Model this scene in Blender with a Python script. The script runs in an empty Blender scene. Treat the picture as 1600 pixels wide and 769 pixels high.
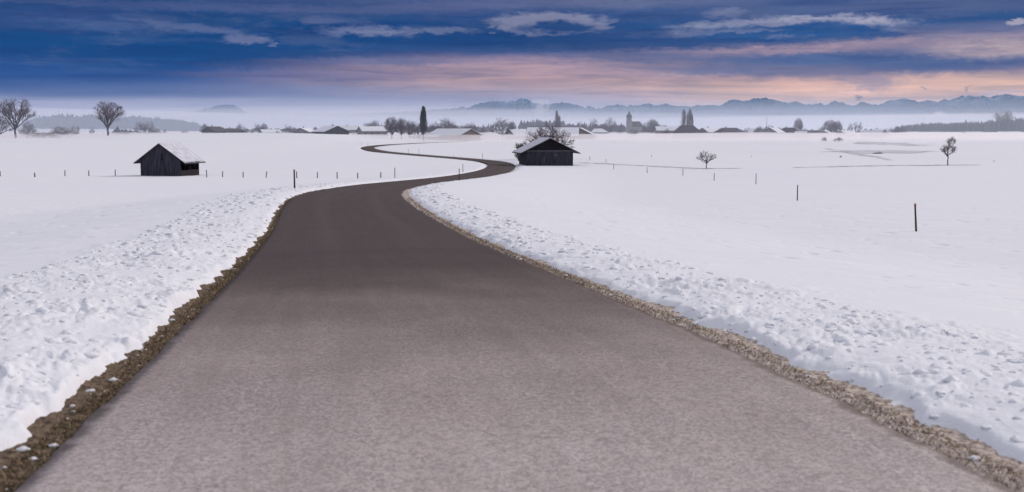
import bpy, math, random
import numpy as np
from mathutils import Vector
random.seed(7); np.random.seed(7)
S = bpy.context.scene; C = S.collection
R = math.radians
# ------------------------------------------------------------------ camera
F = 1715.0; CAMZ = 6.0; PITCH = R(6.0)
cam = bpy.data.cameras.new('camera'); camo = bpy.data.objects.new('camera', cam); C.objects.link(camo)
camo.location = (0, 0, CAMZ); camo.rotation_euler = (math.pi/2 - PITCH, 0, 0)
cam.sensor_width = 36.0; cam.lens = 36.0*F/1600.0
cam.clip_start = 0.1; cam.clip_end = 200000
cam.dof.use_dof = True; cam.dof.focus_distance = 45.0; cam.dof.aperture_fstop = 3.2
S.camera = camo
S.view_settings.view_transform = 'Standard'; S.view_settings.look = 'None'
S.view_settings.exposure = 0.0; S.view_settings.gamma = 1.0
S.view_settings.use_curve_mapping = False
S.render.engine = 'CYCLES'
S.cycles.volume_bounces = 3; S.cycles.max_bounces = 8; S.cycles.diffuse_bounces = 3
S.cycles.use_denoising = True
S.cycles.sample_clamp_indirect = 8

def lin(c):
    return tuple((v/255/12.92 if v/255 <= .04045 else ((v/255+.055)/1.055)**2.4) for v in c)
def ray(px, py):
    cx = (px-800)/F; cy = -(py-384.5)/F
    return (cx, math.cos(PITCH)+cy*math.sin(PITCH), -math.sin(PITCH)+cy*math.cos(PITCH))
def azel(px, py):
    x, y, z = ray(px, py)
    return math.degrees(math.atan2(x, y)), math.degrees(math.atan2(z, math.hypot(x, y)))
# ------------------------------------------------------------------ sun
SUN_EL, SUN_AZ = 27.0, 62.0
sun = bpy.data.lights.new('sun', 'SUN'); suno = bpy.data.objects.new('sun', sun); C.objects.link(suno)
sun.energy = 2.0; sun.angle = R(10); sun.color = (1.0, .90, .82)
sd = Vector((math.sin(R(SUN_AZ))*math.cos(R(SUN_EL)), math.cos(R(SUN_AZ))*math.cos(R(SUN_EL)), math.sin(R(SUN_EL))))
suno.rotation_euler = sd.to_track_quat('Z', 'Y').to_euler(); suno.location = (30, 0, 60)
# ------------------------------------------------------------------ sky
world = bpy.data.worlds.new('World'); S.world = world; world.use_nodes = True
wt = world.node_tree; wt.nodes.clear()
class G:
    """tiny node-expression helper"""
    def __init__(s, t): s.t = t
    def n(s, kind, **k):
        a = s.t.nodes.new(kind)
        for q, v in k.items(): setattr(a, q, v)
        return a
    def put(s, sock, v):
        if hasattr(v, 'is_output'): s.t.links.new(v, sock)
        elif isinstance(v, (tuple, list)) and len(v) == 3 and sock.type == 'RGBA': sock.default_value = (*v, 1)
        else: sock.default_value = v
    def m(s, op, a, b=None, c=None, clamp=False):
        x = s.n('ShaderNodeMath', operation=op, use_clamp=clamp); s.put(x.inputs[0], a)
        if b is not None: s.put(x.inputs[1], b)
        if c is not None: s.put(x.inputs[2], c)
        return x.outputs[0]
    def v(s, op, a, b=None):
        x = s.n('ShaderNodeVectorMath', operation=op); s.put(x.inputs[0], a)
        if b is not None: s.put(x.inputs[1], b)
        return x.outputs['Value'] if op in ('LENGTH', 'DOT_PRODUCT') else x.outputs[0]
    def xyz(s, a, b, c):
        x = s.n('ShaderNodeCombineXYZ')
        for i, q in enumerate((a, b, c)): s.put(x.inputs[i], q)
        return x.outputs[0]
    def noise(s, vec, scale, detail=4, rough=.55, dist=0.0):
        x = s.n('ShaderNodeTexNoise'); s.put(x.inputs['Vector'], vec); x.inputs['Scale'].default_value = scale
        x.inputs['Detail'].default_value = detail; x.inputs['Roughness'].default_value = rough
        x.inputs['Distortion'].default_value = dist
        return x.outputs[0]
    def rng(s, v, a, b, c=0.0, d=1.0, smooth=True):
        x = s.n('ShaderNodeMapRange', interpolation_type='SMOOTHSTEP' if smooth else 'LINEAR')
        for i, q in enumerate((v, a, b, c, d)): s.put(x.inputs[i], q)
        return x.outputs[0]
    def mix(s, f, a, b, mode='MIX'):
        x = s.n('ShaderNodeMix', data_type='RGBA', blend_type=mode)
        s.put(x.inputs[0], f); s.put(x.inputs[6], a); s.put(x.inputs[7], b)
        return x.outputs[2]
    def ramp(s, f, pts, interp='LINEAR'):
        x = s.n('ShaderNodeValToRGB'); s.put(x.inputs[0], f); cr = x.color_ramp; cr.interpolation = interp
        while len(cr.elements) < len(pts): cr.elements.new(.5)
        for e, (p, c) in zip(cr.elements, pts): e.position = p; e.color = (*c, 1)
        return x.outputs[0]
g = G(wt)
tc = g.n('ShaderNodeTexCoord'); D = tc.outputs['Generated']
sp = g.n('ShaderNodeSeparateXYZ'); wt.links.new(D, sp.inputs[0]); dx, dy, dz = sp.outputs
RAD = 57.29578
AZ = g.m('MULTIPLY', g.m('ARCTAN2', dx, dy), RAD)
EL = g.m('MULTIPLY', g.m('ARCSINE', dz), RAD)
Dn = g.v('MULTIPLY', D, (1, 1, 5.5))
n_big = g.m('SUBTRACT', g.noise(Dn, 3.2, 3), .5)
n_mid = g.m('SUBTRACT', g.noise(Dn, 11, 5, .6, .6), .5)
n_fin = g.m('SUBTRACT', g.noise(g.v('MULTIPLY', D, (1, 1, 3.0)), 60, 6, .62, .4), .5)
n_str = g.m('SUBTRACT', g.noise(g.v('MULTIPLY', D, (1, 1, 16.0)), 9, 5, .6, .5), .5)
ELw = g.m('ADD', EL, g.m('ADD', g.m('MULTIPLY', n_big, .9), g.m('MULTIPLY', n_mid, .7)))
ELw = g.m('ADD', ELw, g.m('MULTIPLY', n_str, .35))
# the air near the horizon is calm, so the warp fades out there
ELw = g.m('ADD', EL, g.m('MULTIPLY', g.m('SUBTRACT', ELw, EL), g.rng(EL, 1.2, 3.0)))
n_w1 = g.m('SUBTRACT', g.noise(g.v('ADD', g.v('MULTIPLY', D, (1, 1, 3.0)), (3.1, 1.7, 5.3)), 42, 7, .66, .5), .5)
n_w2 = g.m('SUBTRACT', g.noise(g.v('ADD', g.v('MULTIPLY', D, (1, 1, 2.2)), (7.1, 4.7, 2.3)), 75, 7, .68, .6), .5)
AZp = g.m('ADD', AZ, g.m('MULTIPLY', n_w1, 2.6))
ELp = g.m('ADD', EL, g.m('ADD', g.m('MULTIPLY', n_w2, .55), g.m('MULTIPLY', n_w1, .35)))
EMAX = 30.0
def elramp(pts):
    """pts: (photo row, colour) for a column of sky in view, then (degrees, colour) above it"""
    out = []
    for p, c in pts:
        e = p if isinstance(p, float) else math.degrees(math.atan((204.3-p)/F))
        out.append((max(0, e)/EMAX, lin(c)))
    out.sort()
    return g.ramp(g.m('DIVIDE', ELw, EMAX), out)
UP = [(11.0, (122, 126, 156)), (20.0, (166, 168, 190)), (30.0, (212, 213, 224))]
colL = elramp([(204, (163, 163, 190)), (172, (160, 160, 190)), (160, (124, 132, 170)), (150, (66, 90, 146)), (120, (40, 74, 138)), (85, (14, 64, 124)), (48, (16, 64, 122)), (14, (36, 68, 122)), (0, (62, 80, 130))] + UP)
colM = elramp([(204, (190, 186, 202)), (172, (176, 174, 198)), (155, (150, 150, 182)), (140, (150, 144, 170)), (122, (174, 148, 160)), (96, (150, 132, 160)), (80, (70, 90, 142)), (64, (18, 64, 126)), (40, (28, 68, 128)), (15, (62, 84, 138)), (0, (92, 102, 146))] + UP)
colR = elramp([(204, (205, 197, 206)), (180, (200, 192, 204)), (160, (212, 178, 172)), (142, (222, 180, 164)), (124, (204, 166, 160)), (108, (96, 106, 148)), (90, (88, 100, 146)), (76, (150, 136, 158)), (64, (120, 120, 152)), (50, (40, 76, 132)), (22, (54, 80, 134)), (0, (92, 104, 148))] + UP)
base = g.mix(g.rng(g.m('ADD', AZ, g.m('MULTIPLY', n_big, 10)), -17, 1), colL, colM)
base = g.mix(g.rng(g.m('ADD', AZ, g.m('MULTIPLY', n_big, 12)), 1, 12), base, colR)
# sky behind the viewer and far to the sides: the same overcast, without the warm band
col = base
def patch(cx, cy, rx, ry, c, k=1.0, soft=.35, na=.5, noise=None, tilt=0.0, only_el=None):
    """a cloud bank of colour c round photo point cx, cy, half sizes rx, ry pixels, by direction"""
    global col
    a, e = azel(cx, cy); sx, sy = rx/F*RAD*math.cos(R(a))**2, ry/F*RAD
    u = g.m('DIVIDE', g.m('SUBTRACT', AZp, a), sx)
    w = g.m('SUBTRACT', ELp, e)
    if tilt: w = g.m('SUBTRACT', w, g.m('MULTIPLY', g.m('SUBTRACT', AZp, a), tilt))
    w = g.m('DIVIDE', w, sy)
    d = g.v('LENGTH', g.xyz(u, w, 0.0))
    d = g.m('ADD', d, g.m('MULTIPLY', n_fin if noise is None else noise, na*3))
    f = g.rng(d, 1+soft, 1-soft, 0.0, k)
    col = g.mix(f, col, lin(c))
PATCHES = True
# broad banks
patch(380, 75, 330, 30, (14, 62, 122), .8, .6, .5, n_str)
patch(80, 30, 160, 16, (66, 82, 134), .45, .7, .5, n_str)
patch(1250, 102, 330, 20, (76, 96, 142), .75, .5, .5, n_mid, -.02)
patch(1010, 118, 120, 9, (140, 134, 164), .6, .6, .5, n_str)
patch(820, 122, 330, 26, (190, 158, 158), .6, .7, .4, n_str)
patch(870, 108, 120, 12, (176, 150, 166), .5, .7, .4, n_str)
patch(1560, 76, 130, 12, (186, 166, 172), .8, .5, .35, n_str)
patch(1240, 76, 170, 8, (176, 150, 164), .7, .6, .5, n_str, .02)
patch(1500, 128, 150, 12, (228, 186, 166), .6, .6, .5, n_mid)
patch(1360, 130, 40, 12, (140, 130, 158), .7, .6, .6, n_fin)
patch(940, 66, 170, 12, (20, 64, 124), .8, .45, .5, n_str)
patch(700, 68, 80, 4, (26, 62, 122), .7, .6, .6, n_str)
patch(1150, 66, 150, 9, (36, 74, 130), .7, .5, .4, n_str)
patch(1440, 12, 300, 10, (104, 112, 150), .45, .8, .5, n_str)
patch(950, 6, 160, 8, (120, 124, 156), .5, .8, .5, n_str)
for (x, y, rx, ry, c, k) in [(60, 3, 90, 3, (80, 92, 138), .5), (330, 12, 160, 7, (84, 94, 142), .6), (560, 16, 140, 6, (100, 106, 148), .55), (720, 10, 110, 5, (112, 114, 152), .5),
        (250, 62, 120, 4, (52, 82, 136), .5), (120, 96, 130, 5, (40, 78, 140), .6), (620, 96, 150, 5, (110, 112, 152), .5), (500, 118, 180, 7, (112, 112, 152), .5), (420, 138, 160, 5, (96, 110, 158), .5),
        (1050, 88, 110, 5, (120, 118, 152), .6), (1330, 92, 130, 5, (70, 92, 144), .6), (1120, 112, 110, 6, (92, 106, 150), .6), (1480, 104, 110, 5, (76, 92, 142), .6), (1000, 26, 70, 8, (52, 78, 132), .6), (1350, 24, 130, 6, (58, 80, 134), .5), (1480, 44, 120, 8, (66, 86, 138), .5)]:
    patch(x, y, rx, ry, c, k, .7, .55, n_str)
# long cumulus with a lit upper edge over a dark blue underside
patch(1235, 42, 165, 14, (150, 154, 182), .85, .38, .42, n_fin, .012)
patch(1300, 37, 92, 12, (164, 164, 188), .85, .30, .42, n_fin)
patch(1385, 47, 30, 5, (146, 150, 180), .7, .5, .7, n_fin)
patch(1235, 52, 160, 13, (34, 76, 136), .97, .34, .35, n_fin, .010)
patch(1290, 45, 78, 12, (36, 80, 140), .95, .34, .35, n_fin)
patch(1350, 53, 60, 8, (40, 80, 138), .8, .5, .4, n_fin)
patch(1160, 49, 50, 3, (120, 130, 166), .6, .6, .6, n_fin, .015)
patch(1225, 57, 30, 3, (108, 122, 162), .55, .6, .5, n_fin)
# lens shaped cloud
patch(856, 36, 86, 16, (150, 152, 180), .9, .30, .34, n_fin, -.012)
patch(815, 38, 38, 8, (150, 152, 180), .8, .4, .4, n_fin)
patch(905, 40, 44, 5, (150, 152, 180), .8, .45, .5, n_fin, -.03)
patch(874, 42.5, 56, 9, (30, 68, 126), .96, .34, .22, n_fin)
# streaks
patch(575, 49, 68, 7, (112, 122, 160), .8, .55, .7, n_fin)
patch(690, 48, 54, 5, (116, 126, 162), .8, .55, .7, n_fin)
patch(590, 50, 50, 3, (128, 134, 168), .6, .6, .7, n_fin)
patch(300, 43, 90, 5, (92, 108, 154), .7, .6, .7, n_fin, -.1)
patch(380, 62, 34, 6, (112, 120, 160), .8, .4, .6, n_fin)
patch(170, 40, 70, 8, (70, 90, 142), .6, .6, .8, n_fin, -.06)
patch(430, 70, 10, 3, (100, 112, 156), .7, .4, .4, n_fin)
patch(505, 32, 38, 6, (96, 106, 150), .6, .6, .5, n_fin)
patch(768, 52, 6, 2.5, (110, 120, 160), .8, .4, .4, n_fin)
patch(1140, 21, 26, 7, (124, 130, 166), .8, .6, .7, n_fin)
patch(1134, 26, 8, 3, (70, 94, 140), .8, .4, .4, n_fin)
patch(1592, 33, 12, 5, (170, 166, 186), .9, .3, .6, n_fin)
# small bits near the peaks
for (x, y, rx, ry, c, k) in [(1340, 152, 5, 2.6, (112, 116, 140), .9), (1443, 136, 3.5, 3, (120, 120, 145), .9), (1516, 139, 2.4, 4, (124, 124, 146), .8),
        (1063, 150, 8, 3, (158, 146, 168), .7), (1325, 147, 34, 3, (232, 190, 178), .7), (1280, 147, 9, 5, (226, 186, 178), .6),
        (1200, 146, 18, 1.8, (226, 186, 182), .7), (1220, 151, 16, 1.6, (228, 188, 182), .7), (1556, 146, 30, 3.5, (206, 184, 190), .8), (1060, 152, 20, 3, (206,180,186), .5)]:
    patch(x, y, rx, ry, c, k, .4, .4, n_fin)
sl_ = g.m('MULTIPLY', g.rng(g.m('ADD', n_mid, g.m('MULTIPLY', n_w1, .5)), -.02, .2), g.rng(EL, 2.2, 3.6, 0, .38))
col = g.mix(sl_, col, lin((84, 96, 138)))
sl2 = g.m('MULTIPLY', g.rng(g.m('ADD', n_big, g.m('MULTIPLY', n_str, .8)), .02, .2), g.rng(EL, 2.6, 4.0, 0, .35))
col = g.mix(sl2, col, lin((24, 54, 104)))
# fine streaky tone everywhere
col = g.mix(1.0, col, g.ramp(g.m('ADD', g.m('MULTIPLY', n_str, 2.8), .5), [(0, (.66, .73, .82)), (1, (1.30, 1.21, 1.08))]), 'MULTIPLY')
# pale low fog rim round the whole horizon
fogc = g.mix(g.rng(AZ, -20, 18), lin((158, 158, 188)), lin((205, 198, 208)))
fogf = g.rng(g.m('ADD', EL, g.m('MULTIPLY', n_mid, .35)), 1.72, 1.05)
fogf = g.m('MULTIPLY', fogf, g.rng(AZ, 6, -8, .25, .85))
col = g.mix(fogf, col, fogc)
sky = g.n('ShaderNodeTexSky', sky_type='NISHITA'); sky.sun_disc = False
sky.sun_elevation = R(SUN_EL); sky.sun_rotation = R(SUN_AZ)
bg1 = g.n('ShaderNodeBackground'); wt.links.new(sky.outputs[0], bg1.inputs[0]); bg1.inputs[1].default_value = .05
bg2 = g.n('ShaderNodeBackground'); wt.links.new(col, bg2.inputs[0]); bg2.inputs[1].default_value = 1.0
# clear sky only shows through thinly: the clouds cover nearly all of it
ms = g.n('ShaderNodeMixShader'); ms.inputs[0].default_value = .99
wt.links.new(bg1.outputs[0], ms.inputs[1]); wt.links.new(bg2.outputs[0], ms.inputs[2])
wo = g.n('ShaderNodeOutputWorld'); wt.links.new(ms.outputs[0], wo.inputs[0])
world.cycles.sampling_method = 'MANUAL'; world.cycles.sample_map_resolution = 1024

# ------------------------------------------------------------------ helpers
def tag(o, label=None, cat=None, group=None, kind=None):
    if label: o['label'] = label
    if cat: o['category'] = cat
    if group: o['group'] = group
    if kind: o['kind'] = kind
    return o
def mesh(name, V, Fs, mat=None, smooth=False):
    me = bpy.data.meshes.new(name)
    me.from_pydata([tuple(v) for v in V], [], [tuple(f) for f in Fs]); me.update()
    if mat: me.materials.append(mat)
    if smooth: me.polygons.foreach_set('use_smooth', [True]*len(me.polygons))
    return me
def fastmesh(name, V, Fq, mat=None, smooth=True):
    """V (n,3), Fq (m,k) numpy"""
    me = bpy.data.meshes.new(name); k = Fq.shape[1]
    me.vertices.add(len(V)); me.vertices.foreach_set('co', np.asarray(V, np.float32).ravel())
    me.loops.add(Fq.size); me.loops.foreach_set('vertex_index', Fq.astype(np.int32).ravel())
    me.polygons.add(len(Fq)); me.polygons.foreach_set('loop_start', np.arange(0, Fq.size, k, dtype=np.int32))
    me.polygons.foreach_set('loop_total', np.full(len(Fq), k, np.int32))
    me.polygons.foreach_set('use_smooth', np.full(len(Fq), smooth, bool))
    me.update(calc_edges=True)
    if mat: me.materials.append(mat)
    return me
def link(name, me, parent=None, loc=None, rz=None):
    o = bpy.data.objects.new(name, me); C.objects.link(o)
    if parent: o.parent = parent
    if loc is not None: o.location = loc
    if rz is not None: o.rotation_euler = (0, 0, rz)
    return o
def empty(name, loc, rz=0.0, sc=(1, 1, 1)):
    o = bpy.data.objects.new(name, None); C.objects.link(o); o.empty_display_size = .5
    o.location = loc; o.rotation_euler = (0, 0, rz); o.scale = sc
    return o
def grid_faces(nr, nc, wrap=False):
    i = np.arange(nr-1)[:, None]; j = np.arange(nc if wrap else nc-1)[None, :]
    j2 = (j+1) % nc
    a = i*nc+j; b = i*nc+j2; c = (i+1)*nc+j2; d = (i+1)*nc+j
    return np.stack([a, b, c, d], -1).reshape(-1, 4)
def sm(t): t = np.clip(t, 0, 1); return t*t*(3-2*t)
_rs = np.random.RandomState(3); PERM = _rs.permutation(4096); GA = _rs.rand(4096)*2*np.pi; GX, GY = np.cos(GA), np.sin(GA)
def perlin(x, y, seed=0):
    x = np.asarray(x, float)+seed*37.17; y = np.asarray(y, float)-seed*91.3
    xi = np.floor(x).astype(np.int64); yi = np.floor(y).astype(np.int64); xf = x-xi; yf = y-yi
    u = xf**3*(xf*(xf*6-15)+10); v = yf**3*(yf*(yf*6-15)+10)
    def gr(i, j, a, b):
        h = PERM[(PERM[i & 4095]+j) & 4095]; return GX[h]*a+GY[h]*b
    n00 = gr(xi, yi, xf, yf); n10 = gr(xi+1, yi, xf-1, yf); n01 = gr(xi, yi+1, xf, yf-1); n11 = gr(xi+1, yi+1, xf-1, yf-1)
    return ((n00+u*(n10-n00))*(1-v)+(n01+u*(n11-n01))*v)*1.5
def hermite(pts):
    px = np.array([p[0] for p in pts], float); py = np.array([p[1] for p in pts], float)
    h = np.diff(px); s = np.diff(py)/h; m = np.zeros(len(px))
    m[1:-1] = (s[:-1]*h[1:]+s[1:]*h[:-1])/(h[1:]+h[:-1]); m[0] = s[0]; m[-1] = s[-1]
    def f(x):
        x = np.clip(np.asarray(x, float), px[0], px[-1]); i = np.clip(np.searchsorted(px, x)-1, 0, len(h)-1)
        t = (x-px[i])/h[i]; t2 = t*t; t3 = t2*t
        return py[i]*(2*t3-3*t2+1)+m[i]*h[i]*(t3-2*t2+t)+py[i+1]*(-2*t3+3*t2)+m[i+1]*h[i]*(t3-t2)
    return f
# ------------------------------------------------------------------ terrain
HW = 2.25
xc = hermite([(-40, 7), (0, .62), (4.95, 0), (8.67, -.53), (12.97, -1.23), (25.3, -3.36), (44, -6.55), (60, -8.05), (75, -8.1), (90, -6.9), (107, -5.2), (130, -3.4), (150, -2.3), (170, -1.8), (188, -1.9), (205, -3.4), (225, -8.3), (245, -15), (270, -23.6), (310, -36), (360, -46.5), (400, -52.3), (440, -54.3), (475, -53), (515, -48), (600, -33), (900, -20), (2500, 0)])
prof = hermite([(-40, -1.5), (0, -1.6), (4.95, -1.63), (8.67, -1.74), (12.97, -1.93), (25.3, -2.43), (44, -2.72), (64, -3.32), (82, -3.85), (107, -4.52), (140, -5.2), (170, -5.65), (200, -5.78), (234, -5.83), (350, -5.95), (500, -6.0), (900, -6.0), (60000, -6.0)])
def lat_of(X, Y):
    c = xc(Y); dc = (xc(Y+.5)-xc(Y-.5)); return (X-c)/np.sqrt(1+dc*dc)
vergeL = lambda Y: np.interp(Y, [0, 6, 10, 18, 30, 60, 100], [.21, .20, .20, .16, .09, .05, .03])
vergeR = lambda Y: np.interp(Y, [0, 6, 20, 45, 60, 100], [.20, .20, .20, .19, .08, .03])
def Hbase(X, Y):
    X = np.asarray(X, float); Y = np.asarray(Y, float)
    lat = lat_of(X, Y); al = np.abs(lat)
    z = prof(Y)
    E = np.interp(Y, [0, 60, 95, 190], [.85, 1.0, .85, 0])
    z = z - E*sm((al-2.9)/13.0)
    off = sm((al-5)/30)
    z = z + off*sm((Y-70)/110)*(perlin(X/85, Y/120, 1)*.5+perlin(X/40, Y/45, 2)*(.16+.25*sm((Y-220)/150))+(1-np.abs(perlin(X/140, Y/38, 17))*2)*.32*sm((Y-170)/120))*np.interp(Y, [0, 600, 1200], [1, 1, .3])
    z = z + sm((al-15)/50)*4.4*np.exp(-.5*((X+150)/78)**2-.5*((Y-640)/100)**2)
    z = z + sm((al-15)/50)*.8*np.exp(-.5*((X-260)/120)**2-.5*((Y-640)/120)**2)
    z = z + sm((al-60)/60)*15*np.exp(-.5*((Y-2650)/220)**2)*sm((X+1350)/300)*sm((-660-X)/250)
    z = z + 14*np.exp(-.5*((Y-2300)/300)**2)*sm((X-600)/500)
    return z + CAMZ
def Hfull(X, Y):
    z = Hbase(X, Y); lat = lat_of(X, Y); al = np.abs(lat); r = np.hypot(X, Y)
    front = (Y > -5)
    left = lat < 0
    near = r < 130
    vw = np.where(left, vergeL(Y), vergeR(Y))
    jag = np.zeros_like(z); m = near & (al < 8)
    xs, ys = X[m], Y[m]
    # ragged inner rim of the snow
    jag[m] = perlin(xs*1.1, ys*.9, 3)*.13+perlin(xs*4, ys*3.2, 4)*.10*sm((60-r[m])/20)+perlin(xs*10, ys*9, 5)*.022*sm((25-r[m])/8)
    jag = np.where(left, jag*1.0, jag*.8)
    edge = HW+vw+.03+np.maximum(jag, -vw*.75)
    cell = np.maximum(.05, r*.0022)
    t = sm((al-edge)/np.where(left, cell*2.2, cell*2.2+.10))
    # ploughed bank
    bw = np.where(left, 3.5, 3.0)+perlin(X*.25, Y*.25, 6)*.5+perlin(X*1.7, Y*1.7, 7)*.35
    belt = sm((al-edge+.03)/np.where(left, .16, .40))*sm((edge+bw-al)/np.where(left, 1.1, 1.9))*np.interp(Y, [0, 50, 90, 150], [1, 1, .5, .15])*front
    lump = np.zeros_like(z); mm = near & (belt > .01)
    x, y = X[mm], Y[mm]; rr = r[mm]
    wx = x+perlin(x*1.2, y*1.2, 20)*.35+perlin(x*4, y*4, 23)*.08; wy = y+perlin(x*1.2, y*1.2, 21)*.35+perlin(x*4, y*4, 24)*.08
    b2 = 1-np.abs(perlin(wx*1.7, wy*1.5, 8))*2
    c1 = np.maximum(0, perlin(wx*3.1, wy*2.7, 9)-.02)
    c2 = np.maximum(0, perlin(wx*6.5, wy*5.5, 10)-.0)
    c3 = 1-np.abs(perlin(wx*14, wy*12, 11))*2
    c4 = perlin(wx*28, wy*26, 12)
    av = np.clip(.75+perlin(x*.55, y*.55, 22)*1.1, .15, 1.7)
    lump[mm] = av*(perlin(x*.8, y*.8, 13)*.045+b2*.012+c1*.045+c2*.042*sm((75-rr)/30)+c3*.016*sm((34-rr)/12)+c4*.010*sm((16-rr)/6))
    thick = .07*sm((al-edge)/.9)+np.where(left, .03, .012)
    zz = z + np.where(near, thick, .035)*t + belt*(.01+lump)
    # dips under verge and road
    zz = zz - (1-t)*np.where(near, .065, .22)
    # open field: wind ripples, small pits
    fld = sm((al-edge-bw)/1.0)*(r < 200)
    mf = fld > 0
    x, y = X[mf], Y[mf]
    rip = perlin(x*.35, y*.9, 14)*.04+perlin(x*1.0, y*3.2, 15)*.012*sm((60-r[mf])/30)
    pit = -np.maximum(0, perlin(x*1.6, y*2.4, 16)-.52)*.22*sm((90-r[mf])/40)
    zz[mf] += fld[mf]*(rip+pit)
    return zz
def ground_at(x, y): return float(Hbase(np.array([x]), np.array([y]))[0])
def on_ground(px, py):
    dxx, dyy, dzz = ray(px, py); t = np.geomspace(3, 4000, 9000)
    X, Y, Z = dxx*t, dyy*t, CAMZ+dzz*t
    h = Hbase(X, Y); k = np.argmax(Z < h)
    return float(X[k]), float(Y[k]), float(h[k])
def at_dist(px, d): return (px-800)/F*d*1.0, d
def z_of(py, d, px=800):
    r = ray(px, py); return CAMZ+r[2]/r[1]*d
# ------------------------------------------------------------------ materials
def newmat(name):
    m = bpy.data.materials.new(name); m.use_nodes = True; t = m.node_tree; t.nodes.clear()
    gg = G(t); b = gg.n('ShaderNodeBsdfPrincipled'); o = gg.n('ShaderNodeOutputMaterial'); t.links.new(b.outputs[0], o.inputs[0])
    return m, gg, b
def bump(gg, b, h, strength, dist):
    n = gg.n('ShaderNodeBump'); n.inputs['Strength'].default_value = strength; n.inputs['Distance'].default_value = dist
    gg.put(n.inputs['Height'], h); gg.t.links.new(n.outputs[0], b.inputs['Normal'])
def objco(gg, kind='Object'): return gg.n('ShaderNodeTexCoord').outputs[kind]
def snow_mat():
    m, q, b = newmat('snow'); P = objco(q)
    n = q.noise(P, .05, 4); n2 = q.noise(P, 1.4, 5)
    c = q.mix(n, (.80, .81, .86), (.86, .86, .885)); c = q.mix(q.m('MULTIPLY', n2, .35), c, (.79, .81, .87))
    q.put(b.inputs['Base Color'], c); b.inputs['Roughness'].default_value = .75
    b.inputs['Specular IOR Level'].default_value = .25
    h = q.m('ADD', q.m('MULTIPLY', q.noise(P, 9, 4, .6), .7), q.m('MULTIPLY', q.noise(P, 45, 3, .6), .3))
    bump(q, b, h, .45, .03)
    return m
SNOW = snow_mat()
def flat_mat(name, c1, c2, scale=3.0, rough=.85, bumpd=0.0, bscale=20):
    m, q, b = newmat(name); P = objco(q)
    q.put(b.inputs['Base Color'], q.mix(q.rng(q.noise(P, scale, 5, .6), .3, .7), c1, c2)); b.inputs['Roughness'].default_value = rough
    b.inputs['Specular IOR Level'].default_value = .3
    if bumpd: bump(q, b, q.noise(P, bscale, 4), .6, bumpd)
    return m
def wood_mat(name, c1, c2, sc=(9, 9, .7)):
    m, q, b = newmat(name); P = q.v('MULTIPLY', objco(q), sc)
    f = q.noise(P, 1.0, 5, .65)
    q.put(b.inputs['Base Color'], q.mix(q.rng(f, .3, .7), c1, c2)); b.inputs['Roughness'].default_value = .85
    b.inputs['Specular IOR Level'].default_value = .15
    bump(q, b, f, .5, .01)
    return m
def road_mat():
    m, q, b = newmat('asphalt')
    u = q.n('ShaderNodeUVMap'); sep = q.n('ShaderNodeSeparateXYZ'); q.t.links.new(u.outputs[0], sep.inputs[0])
    U, Vv = sep.outputs[0], sep.outputs[1]                    # U across -1..1, V metres along
    P = objco(q)
    far_mix = q.rng(q.m('ADD', Vv, q.m('MULTIPLY', q.noise(P, .35, 3), 6)), 5, 21)
    c = q.mix(far_mix, (.56, .500, .480), (.056, .043, .040))   # pale near the camera, darker further along
    big = q.noise(q.v('MULTIPLY', P, (1, .5, 1)), .9, 5, .6, .4)
    c = q.mix(q.rng(big, .30, .70, .0, .75), c, q.mix(far_mix, (.30, .262, .265), (.045, .035, .033)))
    med = q.noise(P, 7, 4, .6)
    c = q.mix(q.rng(med, .35, .7, 0, .45), c, q.mix(far_mix, (.51, .46, .455), (.10, .08, .08)))
    sp_ = q.noise(q.v('ADD', P, (2, 9, 4)), 19, 3, .6)
    c = q.mix(q.rng(sp_, .42, .60, .55, 0), c, q.mix(far_mix, (.24, .208, .21), (.05, .038, .038)))
    ag = q.noise(P, 38, 3, .7)
    c = q.mix(q.rng(ag, .46, .60, 0, .8), c, q.mix(far_mix, (.62, .55, .55), (.13, .108, .108)))
    ag2 = q.noise(q.v('ADD', P, (5, 3, 1)), 75, 2, .7)
    c = q.mix(q.rng(ag2, .52, .64, 0, .8), c, q.mix(far_mix, (.18, .145, .15), (.042, .034, .034)))
    lg = q.noise(q.v('MULTIPLY', u.outputs[0], (9, .16, 1)), 1.0, 4, .6)
    c = q.mix(q.rng(lg, .36, .66, 0, .35), c, q.mix(far_mix, (.33, .285, .275), (.05, .037, .036)))
    # lighter wheel tracks, dark cross seam, darker rims
    for cx in (-.42, .42):
        d = q.m('ABSOLUTE', q.m('SUBTRACT', U, cx)); f = q.rng(d, .16, .03, 0, .10)
        f = q.m('MULTIPLY', f, q.rng(Vv, 14, 26))
        c = q.mix(f, c, (.16, .14, .145))
    w = q.m('ADD', Vv, q.m('MULTIPLY', q.m('SUBTRACT', q.noise(q.v('MULTIPLY', P, (1, .3, 1)), 1.3, 4), .5), 3.0))
    f = q.rng(q.m('ABSOLUTE', q.m('SUBTRACT', w, 20.6)), 1.2, .1, 0, .55)
    c = q.mix(f, c, (.055, .045, .048))
    rim = q.rng(q.m('ADD', q.m('ABSOLUTE', U), q.m('MULTIPLY', q.m('SUBTRACT', q.noise(P, 5, 4), .5), .08)), .955, .998)
    c = q.mix(q.m('MULTIPLY', rim, .7), c, (.07, .05, .04))
    c = q.mix(1.0, c, q.mix(far_mix, (1.16, 1.15, 1.14), (.95, .83, .77)), 'MULTIPLY')
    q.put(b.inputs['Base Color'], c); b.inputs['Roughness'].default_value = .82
    b.inputs['Specular IOR Level'].default_value = .3
    bump(q, b, q.m('ADD', q.noise(P, 60, 3, .7), q.m('MULTIPLY', q.noise(P, 6, 3), 2.0)), .5, .006)
    return m
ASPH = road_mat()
SOILL = flat_mat('grassy_soil', (.034, .024, .017), (.25, .175, .115), 26, .95, .012, 45)
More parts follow.
